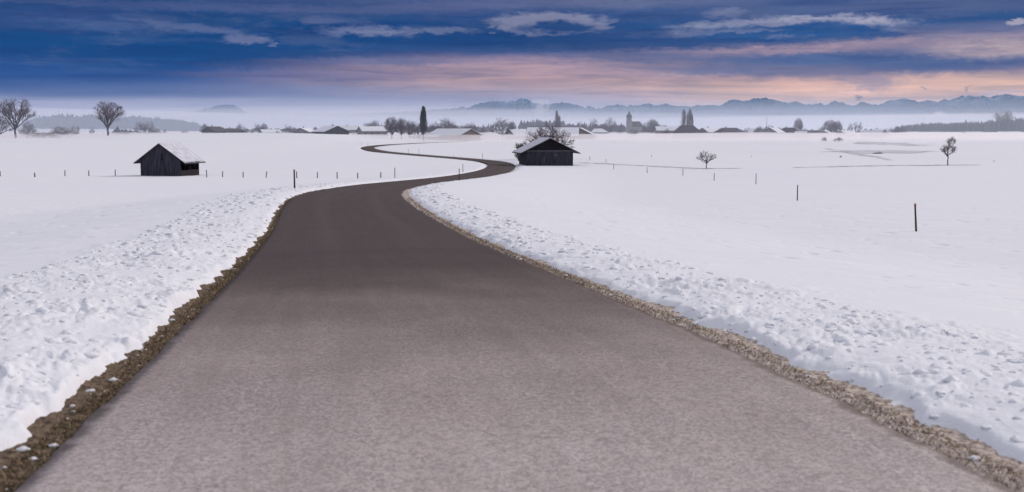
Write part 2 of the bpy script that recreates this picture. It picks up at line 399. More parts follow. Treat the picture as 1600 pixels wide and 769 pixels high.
SOILR = flat_mat('gritty_soil', (.16, .115, .09), (.66, .56, .49), 24, .95, .01, 60)
GRASS = flat_mat('verge_grass', (.05, .038, .018), (.38, .28, .18), 26, .9)
STRAW = flat_mat('dry_grass', (.12, .085, .06), (.50, .41, .31), 25, .9)
GRIT = flat_mat('grit', (.30, .23, .20), (.80, .72, .68), 30, .9)
BARNWOOD = wood_mat('weathered_barn_boards', (.020, .021, .033), (.080, .080, .102))
BARNWOOD2 = wood_mat('browned_barn_boards', (.020, .017, .022), (.046, .038, .044))
BARNSNOW = flat_mat('thin_roof_snow', (.50, .50, .57), (.70, .70, .76), 1.6, .85, .02, 5)
BARNDARK = wood_mat('dark_beam_wood', (.010, .010, .014), (.022, .02, .026))
POSTWOOD = wood_mat('grey_post_wood', (.11, .105, .12), (.22, .205, .22), (30, 30, 3))
POLEWOOD = wood_mat('brown_pole_wood', (.045, .026, .028), (.10, .055, .05), (30, 30, 3))
POLETOP = flat_mat('reddish_pole_paint', (.20, .05, .05), (.26, .08, .07), 30, .6)
BARK = flat_mat('bark', (.055, .045, .055), (.11, .09, .105), 6, .95)
TWIG = flat_mat('twigs', (.085, .068, .085), (.17, .135, .155), 3, .95)
FROST = flat_mat('frosted_twigs', (.16, .15, .17), (.32, .30, .33), 3, .95)
NEEDLE = flat_mat('dark_needles', (.010, .022, .016), (.035, .055, .04), 2, .95)
CONIF = flat_mat('distant_conifers', (.006, .014, .015), (.028, .042, .042), .03, .95)
WALLW = flat_mat('pale_plaster', (.22, .20, .20), (.32, .29, .29), .6, .9)
WALLB = flat_mat('brown_boards', (.13, .09, .07), (.20, .145, .12), .8, .9)
WALLD = flat_mat('dark_boards', (.035, .036, .045), (.065, .06, .07), .8, .9)
ROOFD = flat_mat('dark_roof_tiles', (.045, .04, .045), (.08, .065, .07), 1.0, .85)
ROOFS = flat_mat('roof_snow', (.74, .75, .80), (.82, .82, .86), .5, .8, .02, 3)
GLASS = flat_mat('window_glass', (.03, .035, .05), (.05, .055, .07), 1, .2)
METAL = flat_mat('grey_metal', (.12, .12, .13), (.2, .2, .21), 2, .5)
ROCK, _q, _b = newmat('haze_blue_rock')
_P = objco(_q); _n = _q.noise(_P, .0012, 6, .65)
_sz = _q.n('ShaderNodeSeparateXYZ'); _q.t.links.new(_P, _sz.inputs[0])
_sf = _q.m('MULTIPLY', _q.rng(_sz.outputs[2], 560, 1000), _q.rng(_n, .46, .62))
_q.put(_b.inputs['Base Color'], _q.mix(_q.m('MULTIPLY', _sf, .7), (.012, .10, .22), (.42, .54, .66))); _b.inputs['Roughness'].default_value = .95  # rock base colour holds the blue of the distance haze
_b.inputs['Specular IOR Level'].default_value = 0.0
# ------------------------------------------------------------------ ground sheet
th = np.concatenate([np.arange(-180, -62, 3.0), np.arange(-62, -30, .5), np.arange(-30, 30, .1), np.arange(30, 62, .5), np.arange(62, 180, 3.0)])
th = np.radians(th)
rr = [1.2]
while rr[-1] < 45000:
    r_ = rr[-1]; rr.append(r_*(1+(.0060 if r_ < 60 else .0088 if r_ < 700 else .05)))
rr = np.array(rr); TH, RR = np.meshgrid(th, rr)
GXX, GYY = RR*np.sin(TH), RR*np.cos(TH)
GZ = Hfull(GXX.ravel(), GYY.ravel())
V = np.stack([GXX.ravel(), GYY.ravel(), GZ], 1)
Fq = grid_faces(len(rr), len(th), True)
V = np.vstack([V, [[0, 0, float(GZ[:len(th)].mean())]]]); cidx = len(V)-1
ring = np.arange(len(th)); tri = np.stack([np.full(len(th), cidx), ring, (ring+1) % len(th), (ring+1) % len(th)], 1)
me = fastmesh('snow_ground', V, Fq[:, ::-1], SNOW)
gnd = link('snow_ground', me); tag(gnd, 'snow covered fields with ploughed banks beside the road', kind='structure')
me = fastmesh('snow_ground', V[np.r_[0:len(th), cidx]], np.stack([np.full(len(th), len(th)), (ring+1) % len(th), ring], 1), SNOW)
# the small disc under the camera is merged into the same sheet
bpy_me = gnd.data
import bmesh
# (kept as a separate closing fan of the sheet, child piece)
fan = link('ground_patch', me, gnd)
# ------------------------------------------------------------------ road
def road_sheet(name, Y, U, zfun, mat, latfun):
    Yg, Ug = np.meshgrid(Y, U, indexing='ij')
    dc = xc(Yg+.5)-xc(Yg-.5); n = np.sqrt(1+dc*dc)
    lat = latfun(Yg, Ug)
    X = xc(Yg)+lat/n; Y2 = Yg-lat*dc/n
    Z = zfun(X, Y2, lat, Yg)
    V = np.stack([X.ravel(), Y2.ravel(), Z.ravel()], 1); Fq = grid_faces(len(Y), len(U))
    me = fastmesh(name, V, Fq, mat)
    s = np.concatenate([[0], np.cumsum(np.hypot(np.diff(Y), np.diff(xc(Y))))])+Y[0]
    uv = me.uv_layers.new(name='UVMap'); vi = Fq.ravel()
    us = np.tile(U, len(Y)); vs = np.repeat(s, len(U))
    uv.data.foreach_set('uv', np.stack([us[vi], vs[vi]], 1).astype(np.float32).ravel())
    return me
Yr = np.concatenate([np.arange(-30, 3, 1.0), np.arange(3, 60, .08), np.arange(60, 1200, 1.0)])
Ur = np.concatenate([[-1.0, -1.0], np.linspace(-.95, .95, 21), [1.0, 1.0]])
_drop = np.zeros(len(Ur)); _drop[0] = _drop[-1] = .07
def rlat(Yg, Ug): return Ug*(HW+np.where(np.abs(Ug) > .985, perlin(Yg*1.3, Ug*50, 30)*.035+perlin(Yg*5, Ug*50, 31)*.015*sm((40-Yg)/20), 0))
def rz_(X, Y2, lat, Yg):
    return prof(Y2)+CAMZ+.03*(1-(lat/HW)**2)+perlin(X*.6, Y2*.6, 32)*.006-_drop[None, :]
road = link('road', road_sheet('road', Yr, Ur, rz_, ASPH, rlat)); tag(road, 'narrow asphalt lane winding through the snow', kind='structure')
# verges
def verge(name, side, mat, wmax, rough, seed):
    Y = np.concatenate([np.arange(-3, 18, .022), np.arange(18, 62, .07)]); U = np.linspace(0, 1, 34)
    def lf(Yg, Ug): return side*(HW-.02+Ug*wmax)
    def zf(X, Y2, lat, Yg):
        a = np.abs(lat)-HW
        n = perlin(X*7, Y2*7, seed)*.5+np.maximum(0, perlin(X*17, Y2*17, seed+1))*.9+perlin(X*40, Y2*40, seed+2)*.35
        return prof(Y2)+CAMZ-.022+rough*n*sm(a/.06)
    me = road_sheet(name, Y, U, zf, mat, lf)
    if side < 0: me.flip_normals()
    o = link(name, me); return o
vl = verge('grass_verge', -1, SOILL, .62, .022, 40); tag(vl, 'strip of dark grass and soil between snow and asphalt', kind='structure')
vr = verge('gravel_verge', 1, SOILR, .66, .020, 45); tag(vr, 'strip of pale grit and dead grass along the road rim', kind='structure')
def scatter(name, n, side, lo, hi, ylo, yhi, build, mat, label, width):
    rs = np.random.RandomState(hash(name) % 1000 if False else len(name)*7+3)
    Vs, Fs, k = [], [], 0
    Y = ylo*np.exp(rs.rand(n)*math.log(yhi/ylo))
    a = lo+(width(Y)+hi)*rs.rand(n)
    dc = xc(Y+.5)-xc(Y-.5); nn = np.sqrt(1+dc*dc); lat = side*(HW+a)
    X = xc(Y)+lat/nn; Y2 = Y-lat*dc/nn
    Z = np.where(a < width(Y)+.04, prof(Y2)+CAMZ-.022, Hfull(X, Y2)-.01)
    for i in range(n):
        v, f = build(rs, Y[i]); v = v+np.array([X[i], Y2[i], Z[i]])
        Vs.append(v); Fs.append(f+k); k += len(v)
    me = fastmesh(name, np.vstack(Vs), np.vstack(Fs), mat, False)
    o = link(name, me); tag(o, label, kind='stuff'); return o
def blade(hh):
    def b(rs, y):
        s = max(1, y/9); h = hh*(.4+rs.rand())*min(s, 1.6); a = rs.rand()*6.28; w = .004*s*(.7+rs.rand())
        lean = h*rs.randn()*.7; lean2 = h*rs.randn()*.7
        c, t = math.cos(a)*w, math.sin(a)*w
        return np.array([[-c, -t, 0], [c, t, 0], [lean, lean2, h]]), np.array([[0, 1, 2]])
    return b
OCT = np.array([[1, 0, 0], [-1, 0, 0], [0, 1, 0], [0, -1, 0], [0, 0, 1], [0, 0, -1]], float)
OCF = np.array([[0, 2, 4], [2, 1, 4], [1, 3, 4], [3, 0, 4], [2, 0, 5], [1, 2, 5], [3, 1, 5], [0, 3, 5]])
def pebble(r0):
    def b(rs, y):
        s = r0*(.4+1.1*rs.rand()**2)*max(1, y/12); v = OCT*(s*(.6+.8*rs.rand(6, 1)))*np.array([1, 1, .6]); a = rs.rand()*6.28
        c, t = math.cos(a), math.sin(a)
        return v@np.array([[c, t, 0], [-t, c, 0], [0, 0, 1]]), OCF
    return b
scatter('verge_grass', 16000, -1, .0, -.02, 3.5, 45, blade(.022), GRASS, 'short green brown grass along the left verge', vergeL)
scatter('verge_soil_crumbs', 6000, -1, -.05, .0, 3.5, 40, pebble(.011), SOILL, 'dark soil crumbs on the left verge', vergeL)
scatter('verge_grit', 15000, 1, -.04, .0, 3.5, 50, pebble(.013), GRIT, 'pale grit scattered along the right verge', vergeR)
scatter('verge_dead_grass', 9000, 1, .0, .03, 3.5, 45, blade(.024), STRAW, 'dead straw coloured grass along the right verge', vergeR)
# lumps of ploughed snow
import bmesh as bm_
_b = bm_.new(); bm_.ops.create_icosphere(_b, subdivisions=2, radius=1); _b.verts.ensure_lookup_table()
ICO = np.array([v.co[:] for v in _b.verts]); ICF = np.array([[v.index for v in f.verts] for f in _b.faces]); _b.free()
_b = bm_.new(); bm_.ops.create_icosphere(_b, subdivisions=1, radius=1); _b.verts.ensure_lookup_table()
ICO1 = np.array([v.co[:] for v in _b.verts]); ICF1 = np.array([[v.index for v in f.verts] for f in _b.faces]); _b.free()
def clods(n, side, seed, width):
    rs = np.random.RandomState(seed); Vs, Fs, k = [], [], 0
    Y = 4*np.exp(rs.rand(n)*math.log(75/4)); a = (.12+(2.7 if side < 0 else 1.7)*rs.rand(n)**.9)+width(Y)
    lat = side*(HW+a); dc = xc(Y+.5)-xc(Y-.5); nn = np.sqrt(1+dc*dc); X = xc(Y)+lat/nn; Y2 = Y-lat*dc/nn; Z = Hfull(X, Y2)
    for i in range(n):
        s = (.012+.045*rs.rand()**3)*min(2.2, max(1, Y[i]/14)); o = rs.rand(3)*50
        I_, J_ = (ICO, ICF) if Y[i] < 11 else (ICO1, ICF1)
        v = I_*(1+.30*np.sin(I_[:, [1, 2, 0]]*3+o[0])+.22*np.sin(I_[:, [2, 0, 1]]*5+o[1]))*s*np.array([1+.5*rs.rand(), 1+.3*rs.rand(), .6])
        Vs.append(v+np.array([X[i], Y2[i], Z[i]-s*.22])); Fs.append(J_+k); k += len(v)
    return np.vstack(Vs), np.vstack(Fs)
v1, f1 = clods(2600, -1, 5, vergeL); v2, f2 = clods(2000, 1, 6, vergeR)
def crumbs(n, side, seed, width):
    rs = np.random.RandomState(seed); Y = 4*np.exp(rs.rand(n)*math.log(30/4)); a = width(Y)*(1-.8*rs.rand(n)**1.6)
    lat = side*(HW+a); dc = xc(Y+.5)-xc(Y-.5); nn = np.sqrt(1+dc*dc); X = xc(Y)+lat/nn; Y2 = Y-lat*dc/nn; Z = prof(Y2)+CAMZ-.015; Vs, Fs = [], []
    for i in range(n):
        sz_ = (.006+.02*rs.rand()**3)*max(1, Y[i]/14); Vs.append(ICO*(1+.25*np.sin(ICO[:, [1, 2, 0]]*4+i))*sz_*np.array([1.4, 1, .7])+np.array([X[i], Y2[i], Z[i]])); Fs.append(ICF+i*len(ICO))
    return np.vstack(Vs), np.vstack(Fs)
v3, f3 = crumbs(55, -1, 15, vergeL); v4, f4 = crumbs(35, 1, 16, vergeR)
k_ = len(v1); v1 = np.vstack([v1, v3, v4]); f1 = np.vstack([f1, f3+k_, f4+k_+len(v3)])
cl = link('snow_clods', fastmesh('snow_clods', np.vstack([v1, v2]), np.vstack([f1, f2+len(v1)]), SNOW)); tag(cl, 'crumbled lumps of ploughed snow on the banks', kind='stuff')
# ------------------------------------------------------------------ tracks and bare patches in the field
def ribbon(name, pts, label, mat, lift=.03):
    """pts: (px, py, width m) on the ground"""
    P = [(*on_ground(a, b)[:2], w) for a, b, w in pts]
    xs, ys, ws = zip(*P); n = 90; t = np.linspace(0, 1, n); s = np.linspace(0, 1, len(P))
    X = np.interp(t, s, xs); Y = np.interp(t, s, ys); W = np.interp(t, s, ws)
    W = W*(1+.35*perlin(t*60, t*0, 50)+.3*perlin(t*200, t*0, 51))
    U = np.linspace(-.5, .5, 7)
    tx, ty = np.gradient(X), np.gradient(Y); l = np.hypot(tx, ty); nx, ny = -ty/l, tx/l
    XX = X[:, None]+nx[:, None]*W[:, None]*U; YY = Y[:, None]+ny[:, None]*W[:, None]*U
    ZZ = Hfull(XX.ravel(), YY.ravel())+lift
    me = fastmesh(name, np.stack([XX.ravel(), YY.ravel(), ZZ], 1), grid_faces(n, 7), mat)
    o = link(name, me); tag(o, label, kind='structure'); return o
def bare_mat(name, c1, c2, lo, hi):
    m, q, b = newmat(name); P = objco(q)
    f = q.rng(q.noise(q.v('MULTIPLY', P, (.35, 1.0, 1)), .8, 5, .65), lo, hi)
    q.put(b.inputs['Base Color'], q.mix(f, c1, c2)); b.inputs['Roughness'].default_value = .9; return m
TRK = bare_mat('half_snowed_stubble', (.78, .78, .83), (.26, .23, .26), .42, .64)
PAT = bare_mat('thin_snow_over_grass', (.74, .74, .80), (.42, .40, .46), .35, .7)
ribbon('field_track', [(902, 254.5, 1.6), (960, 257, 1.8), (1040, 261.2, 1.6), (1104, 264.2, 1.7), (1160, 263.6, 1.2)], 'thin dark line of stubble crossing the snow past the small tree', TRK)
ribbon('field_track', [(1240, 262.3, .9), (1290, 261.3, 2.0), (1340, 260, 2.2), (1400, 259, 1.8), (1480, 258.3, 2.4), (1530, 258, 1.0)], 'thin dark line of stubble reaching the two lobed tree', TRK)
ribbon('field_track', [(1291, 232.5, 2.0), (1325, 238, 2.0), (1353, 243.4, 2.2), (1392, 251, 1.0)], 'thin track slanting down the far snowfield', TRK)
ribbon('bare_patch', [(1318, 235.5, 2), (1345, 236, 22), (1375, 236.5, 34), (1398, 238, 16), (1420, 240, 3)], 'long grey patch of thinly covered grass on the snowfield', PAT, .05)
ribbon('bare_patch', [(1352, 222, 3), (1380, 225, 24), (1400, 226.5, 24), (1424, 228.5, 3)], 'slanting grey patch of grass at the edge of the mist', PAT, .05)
# ------------------------------------------------------------------ posts
def post_mesh(name, h, r, mat, n=8, slant=.25, wob=.006):
    V, Fs = [], []; rows = [(-.35, 1.05), (0, 1.05), (h*.5, .97), (h*.97, .93), (h, .78)]
    for k, (z, s) in enumerate(rows):
        for i in range(n):
            a = 2*math.pi*i/n; rr_ = r*s*(1+.10*math.sin(i*2.3+k))
            x, y = rr_*math.cos(a)+wob*math.sin(k*1.7), rr_*math.sin(a)
            V.append((x, y, z+(x*slant if k >= 3 else 0)))
    for k in range(len(rows)-1):
        for i in range(n): Fs.append((k*n+i, k*n+(i+1) % n, (k+1)*n+(i+1) % n, (k+1)*n+i))
    Fs.append(tuple(range((len(rows)-1)*n, len(rows)*n)))
    return mesh(name, V, Fs, mat)
PM = {'fence_post': post_mesh('fence_post', 1.0, .06, POSTWOOD), 'marker_pole': post_mesh('marker_pole', 1.0, .034, POLEWOOD, 8, 0, .002)}
CAPM = post_mesh('pole_cap', .12, .036, POLETOP, 8, 0, 0)
for v in CAPM.vertices: v.co.z = max(v.co.z, 0)
def post(px, pt, pb, kind, label, group, lean=0.0, thick=1.0, dist=None):
    if dist: x, y = at_dist(px, dist); z = ground_at(x, y)
    else: x, y, z = on_ground(px, pb)
    h = max(.3, z_of(pt, y, px)-z)
    o = empty(kind, (x, y, z), 0, (thick, thick, 1)) if kind == 'marker_pole' and h*F/y > 20 else None
    if o is None:
        o = link(kind, PM[kind], None, (x, y, z)); o.scale = (thick, thick, h)
        o.rotation_euler = (0, lean, px*.37)
    else:
        p = link('pole', PM[kind], o); p.scale = (1, 1, h-.115)
        c = link('cap', CAPM, o); c.location = (0, 0, h-.12)
        o.rotation_euler = (0, lean, 0)
    tag(o, label, kind.replace('_', ' ').replace('marker pole', 'marker pole'), group); return o
FG = 'grey wooden posts of the open field fence'
post(0.5, 267, 276, 'fence_post', 'grey fence post cut by the left frame edge', FG)
post(54.5, 270, 277, 'fence_post', 'very short stump of a fence post in the snow', FG, 0, 1.3)
for px, pt, pb, lb, ln in [(101.5, 266, 275.8, 'fence post right after the very short stump', .05), (139, 266.3, 275.5, 'fence post halfway between the stump and the small hay barn', 0), (180.3, 264.8, 275.3, 'last fence post before the small hay barn on its open side', 0),
        (323, 265.5, 277.6, 'fence post close beside the open corner of the small hay barn', 0), (348, 267.6, 277.6, 'second fence post out from the open corner of the small barn', 0), (380, 268.6, 278, 'third fence post out from the small barn, just before the leaning one', 0),
        (415.7, 268, 279, 'fence post leaning clearly back, between barn and dark pole', -.13), (463.8, 268, 280, 'pale fence post half hidden behind the tall dark pole', .1), (495.8, 269, 280, 'tilted fence post next after the tall dark pole', .1),
        (526.8, 269, 280.4, 'fence post midway between the dark pole and the road', 0), (559, 270, 280.7, 'last but one fence post before the road', 0), (594.8, 269, 279.6, 'last fence post of the row, nearest the road', .04)]:
    post(px, pt, pb, 'fence_post', lb, FG, ln)
MG = 'thin marker poles along the winding road'
post(460.3, 265, 298.5, 'marker_pole', 'tall dark marker pole on the ploughed bank before the fence posts', MG, 0, 1.25)
post(617, 262, 280, 'marker_pole', 'slim grey marker pole at the road rim after the fence row', MG)
post(717.5, 263.5, 284, 'marker_pole', 'dark marker pole in front of the narrow road where it turns', MG)
post(723.3, 256, 269.6, 'marker_pole', 'thin marker pole just behind the road at the inner bend', MG)
post(754, 239, 248.6, 'marker_pole', 'lone marker pole standing above the top of the bend', MG)
post(789.6, 253.6, 259.4, 'marker_pole', 'short dark marker pole at the outer rim of the bend near the bush', MG)
post(709.3, 243, 246.2, 'marker_pole', 'tiny marker pole tip peeping over the far road', MG)
post(654.6, 232.3, 241, 'marker_pole', 'taller of two marker poles beyond the far stretch of road', MG)
post(638, 232.3, 239.8, 'marker_pole', 'shorter of two marker poles beyond the far stretch of road', MG)
post(574.7, 223, 228, 'marker_pole', 'tiny marker pole above the far tip of the road loop', MG)
post(564.5, 223.5, 228, 'marker_pole', 'outermost tiny marker pole beyond the road loop', MG)
RG = 'posts in a receding line across the open snowfield'
for px, pt, pb, lb, ln in [(1431.5, 318, 364.5, 'tall reddish brown marker pole leaning alone in the near snow', -.075), (1245.6, 289, 315.5, 'brown marker pole second in the line from the big leaning one', 0), (1181, 271, 289, 'brown marker pole third in the line from the big leaning one', 0),
        (1115.7, 270.2, 283.5, 'slightly tilted post below the small round tree', -.05), (1067, 263.8, 274.6, 'post a little before the small round tree, near the dark line', 0), (1011, 261.7, 271, 'post just under the dark stubble line', 0),
        (959, 256.6, 265, 'post just where the stubble line leaves the big barn', 0), (946.8, 248.4, 254.4, 'short post above the stubble line, nearer the barn one of a pair', 0), (921.5, 243.8, 250.6, 'short post closest to the wall of the big barn', 0),
        (1018, 242, 245.8, 'tiny post far out between the barn and the round tree', 0), (1173.7, 243, 246.2, 'tiny post far out right above the field', 0), (1049.6, 216, 219.5, 'tiny post at the misty edge under the church', 0), (1553, 250.5, 253.5, 'tiny post far out beyond the two lobed tree', 0)]:
    post(px, pt, pb, 'marker_pole', lb, RG, ln, 1.0 if px > 1100 else 1.1)
# ------------------------------------------------------------------ barns
def box(V, Fs, x0, x1, y0, y1, z0, z1, zt=None):
    """axis box; zt(x) optionally gives the top height"""
    k = len(V); a = zt(x0) if zt else z1; b = zt(x1) if zt else z1
    V += [(x0, y0, z0), (x1, y0, z0), (x1, y1, z0), (x0, y1, z0), (x0, y0, a), (x1, y0, b), (x1, y1, b), (x0, y1, a)]
    Fs += [(k, k+3, k+2, k+1), (k+4, k+5, k+6, k+7), (k, k+1, k+5, k+4), (k+1, k+2, k+6, k+5), (k+2, k+3, k+7, k+6), (k+3, k, k+4, k+7)]
def boards(name, par, axis, a0, a1, c, zb, ztop, bw, mat, rs, thick=.03, skip=(), z_of_a=None, ends=.04):
    """vertical boards along x (axis 0) or y (axis 1) from a0 to a1 at offset c"""
    V, Fs = [], []; n = max(1, int(round((a1-a0)/bw))); w = (a1-a0)/n
    for i in range(n):
        if i in skip: continue
        p, q_ = a0+i*w+.006, a0+(i+1)*w-.006; t = thick*(.7+.8*rs.random()); jb = zb-rs.random()*ends
        top = (lambda s: z_of_a(s)) if z_of_a else None; zt = ztop
        if axis == 0: box(V, Fs, p, q_, c-t, c, jb, zt, top)
        else:
            W = []; FF = []; box(W, FF, p, q_, c-t, c, jb, zt, top)
            k = len(V); V += [(-(v[1]-c)+c, v[0], v[2]) for v in W]; Fs += [tuple(j+k for j in f[::-1]) for f in FF]
    o = link(name, mesh(name, V, Fs, mat), par); o['kind'] = 'stuff'; return o
def roof_parts(par, W, L, y0, ez, az, over, ends, thick=.10, snow=.14, batt=True, dark=ROOFD, snowmat=ROOFS, gap=.0, seed=0):
    """ridge along y from y0-ends to y0+L+ends; W wall width; ez eave wall height, az apex height"""
    rs = random.Random(seed); sl = (az-ez)/(W/2)
    for side, nm in ((-1, 'roof'), (1, 'roof')):
        X1 = side*(W/2+over); z1 = ez-sl*over
        V = []; Fs = []
        pr = [(0, az), (X1, z1), (X1, z1+thick), (0, az+thick)]
        for yy in (y0-ends, y0+L+ends): V += [(a, yy, b) for a, b in pr]
        Fs = [(0, 1, 2, 3), (7, 6, 5, 4), (0, 4, 5, 1), (1, 5, 6, 2), (2, 6, 7, 3), (3, 7, 4, 0)]
        if side > 0: Fs = [f[::-1] for f in Fs]
        r = link('roof', mesh('roof', V, Fs, dark), par)
        # snow sheet with uneven thickness and a ragged eave
        nu, nv = 16, 26; U = np.linspace(0, 1, nu); Yv = np.linspace(y0-ends+.05, y0+L+ends-.05, nv)
        UU, YY = np.meshgrid(U, Yv, indexing='ij')
        rag = (.03+.05*perlin(YY*1.3, YY*0, seed+60))*0+np.maximum(0, perlin(YY*2.1, YY*0+.3, seed+61))*.28
        Xs = side*(UU*(W/2+over-.04)-np.where(UU > .93, rag, 0)); Zs = az+thick-(np.abs(Xs))*sl
        tk = snow*(.8+.5*perlin(Xs*.8, YY*.8, seed+62))*np.minimum(1, (1-UU)*14+.15)*np.minimum(1, np.minimum(YY-Yv[0], Yv[-1]-YY)*6+.35)
        top = np.stack([Xs.ravel(), YY.ravel(), (Zs+tk+.004).ravel()], 1); bot = np.stack([Xs.ravel(), YY.ravel(), (Zs+.004).ravel()], 1)
        Fq = grid_faces(nu, nv); V = np.vstack([top, bot]); N = nu*nv
        side_f = []
        idx = np.arange(N).reshape(nu, nv)
        for e in (idx[0], idx[-1][::-1], idx[::-1, 0], idx[:, -1]):
            for a, b in zip(e[:-1], e[1:]): side_f.append((a, b, b+N, a+N))
        FF = np.vstack([Fq, Fq[:, ::-1]+N, np.array(side_f)])
        if side > 0: pass
        s = link('snow_cover', fastmesh('snow_cover', V, FF if side > 0 else FF[:, ::-1], snowmat), r)
def gable(W, ez, az): return lambda x: az-abs(x)*(az-ez)/(W/2)-.02
# small barn with the open side, left field
RSB = random.Random(4)
cxl, cyl, _ = on_ground(283, 275.9)
B1 = empty('hay_barn', (0, 0, 0)); W1, L1 = 5.3, 4.8
d1 = cyl; s1 = d1/F
a1 = R(-11)
# near right corner of the gable sits at local (W/2, 0)
ca, sa = math.cos(a1), math.sin(a1); W1 = 68.5*s1
zb = ground_at(cxl, cyl)
B1.location = (cxl-ca*W1/2, cyl-sa*W1/2, zb-.02); B1.rotation_euler = (0, 0, a1)
ez1, az1 = 26.5*s1, 50.5*s1
boards('gable_boards', B1, 0, -W1/2, 0, 0, -.1, 0, .17, BARNWOOD, RSB, z_of_a=gable(W1, ez1, az1))
boards('gable_boards', B1, 0, 0, W1/2, 0, -.1, 0, .17, BARNWOOD, RSB, z_of_a=gable(W1, ez1, az1))
o = boards('gable_boards', B1, 0, -W1/2, 0, L1, -.1, 0, .17, BARNWOOD, RSB, z_of_a=gable(W1, ez1, az1))
o = boards('gable_boards', B1, 0, 0, W1/2, L1, -.1, 0, .17, BARNWOOD, RSB, z_of_a=gable(W1, ez1, az1))
boards('side_boards', B1, 1, .03, L1-.03, -W1/2, -.1, ez1, .17, BARNWOOD, RSB)
boards('low_side_boards', B1, 1, .03, L1-.03, W1/2-.05, -.1, ez1*.36, .16, BARNWOOD2, RSB)
boards('inner_partition', B1, 1, .1, L1-.1, W1/2-2.2, 0, ez1+.6, .2, BARNDARK, RSB)
for yy in (.1, 2.5, L1-.12):
    V, Fs = [], []; box(V, Fs, W1/2-.16, W1/2-.02, yy-.07, yy+.07, -.1, ez1-.02); l = link('corner_post', mesh('corner_post', V, Fs, BARNDARK), B1)
V, Fs = [], []; box(V, Fs, W1/2-.17, W1/2-.01, .0, L1, ez1-.17, ez1-.02); link('wall_plate', mesh('wall_plate', V, Fs, BARNDARK), B1)
V, Fs = [], []; box(V, Fs, .12, .42, -.055, -.035, ez1*.95, ez1*1.35); link('loft_hatch', mesh('loft_hatch', V, Fs, BARNDARK), B1)
V, Fs = [], []; box(V, Fs, -.06, -.0, -.07, -.035, 0, ez1*.4); link('door_batten', mesh('door_batten', V, Fs, BARNWOOD2), B1)
roof_parts(B1, W1, L1, 0, ez1, az1, .75, .35, .10, .08, seed=1, snowmat=BARNSNOW)
tag(B1, 'small weathered wooden hay barn with one open side and snowy roof, behind the post row', 'barn')
# large barn by the bend
cx2, cy2, zb2 = on_ground(823.2, 259.3); s2 = cy2/F
a2 = R(7); ca, sa = math.cos(a2), math.sin(a2)
W2 = 73*s2; L2 = 10.0
B2 = empty('field_barn', (cx2+ca*W2/2, cy2+sa*W2/2-.0, zb2-.05), a2)
ez2, az2 = 24.5*s2, 42.6*s2
rb = random.Random(9)
zl = 24*s2
for k in range(4):
    x0 = -W2/2+k*W2/4; boards('lower_boards', B2, 0, x0, x0+W2/4, 0, -.15, zl-.03, .19, BARNWOOD, rb, .028)
boards('upper_boards', B2, 0, -W2/2, 0, -.05, zl+.0, 0, .19, BARNDARK, rb, .03, z_of_a=gable(W2, ez2, az2))
boards('upper_boards', B2, 0, 0, W2/2, -.05, zl+.0, 0, .19, BARNDARK, rb, .03, z_of_a=gable(W2, ez2, az2))
V, Fs = [], []; box(V, Fs, -W2/2-.02, W2/2+.02, -.12, -.085, zl-.09, zl+.03); link('cross_batten', mesh('cross_batten', V, Fs, POSTWOOD), B2)
boards('gable_boards', B2, 0, -W2/2, 0, L2, -.15, 0, .19, BARNWOOD, rb, z_of_a=gable(W2, ez2, az2))
boards('gable_boards', B2, 0, 0, W2/2, L2, -.15, 0, .19, BARNWOOD, rb, z_of_a=gable(W2, ez2, az2))
boards('side_boards', B2, 1, .03, L2-.03, -W2/2, -.15, ez2, .19, BARNWOOD, rb)
boards('side_boards', B2, 1, .03, L2-.03, W2/2-.03, -.15, ez2, .19, BARNWOOD, rb)
# small pale antler shaped plaque on the wall
V, Fs = [], []
px_ = (868.5-823.2)*s2-W2/2; pz_ = 17*s2
for sg in (-1, 1):
    box(V, Fs, px_+sg*.10-.035, px_+sg*.10+.035, -.075, -.045, pz_-.10, pz_+.16)
    box(V, Fs, px_+sg*.22-.03, px_+sg*.22+.03, -.072, -.045, pz_+.02, pz_+.22)
box(V, Fs, px_-.2, px_+.2, -.08, -.05, pz_-.16, pz_-.11)
link('wall_plaque', mesh('wall_plaque', V, Fs, POSTWOOD), B2)
for xe in (0, 2.3): V, Fs = [], []; box(V, Fs, xe, xe+.035, -.06, -.03, 0, zl-.1); link('door_edge', mesh('door_edge', V, Fs, BARNDARK), B2)
roof_parts(B2, W2, L2, 0, ez2, az2, 1.15, .55, .12, .12, seed=2, snowmat=BARNSNOW)
tag(B2, 'large dark wooden barn with wide gable and snowy roof by the road bend', 'barn')
# ------------------------------------------------------------------ trees
def tubes(segs, n=3):
    """segs: list of (p0,p1,r0,r1)"""
    P0 = np.array([s[0] for s in segs]); P1 = np.array([s[1] for s in segs]); r0 = np.array([s[2] for s in segs]); r1 = np.array([s[3] for s in segs])
    d = P1-P0; d /= np.maximum(1e-9, np.linalg.norm(d, axis=1))[:, None]
    up = np.where(np.abs(d[:, 2:3]) > .9, np.array([[1., 0, 0]]), np.array([[0, 0, 1.]]))
    u = np.cross(d, up); u /= np.linalg.norm(u, axis=1)[:, None]; w = np.cross(d, u)
    ang = np.arange(n)*2*np.pi/n; c, s = np.cos(ang), np.sin(ang)
    ring = u[:, None, :]*c[None, :, None]+w[:, None, :]*s[None, :, None]
    V = np.concatenate([P0[:, None]+ring*r0[:, None, None], P1[:, None]+ring*r1[:, None, None]], 1)
    N = len(segs); base_ = (np.arange(N)*2*n)[:, None]; i = np.arange(n)[None, :]; j = (i+1) % n
    Fq = np.stack([base_+i, base_+i+n, base_+j+n, base_+j], -1).reshape(-1, 4)
    return V.reshape(-1, 3), Fq
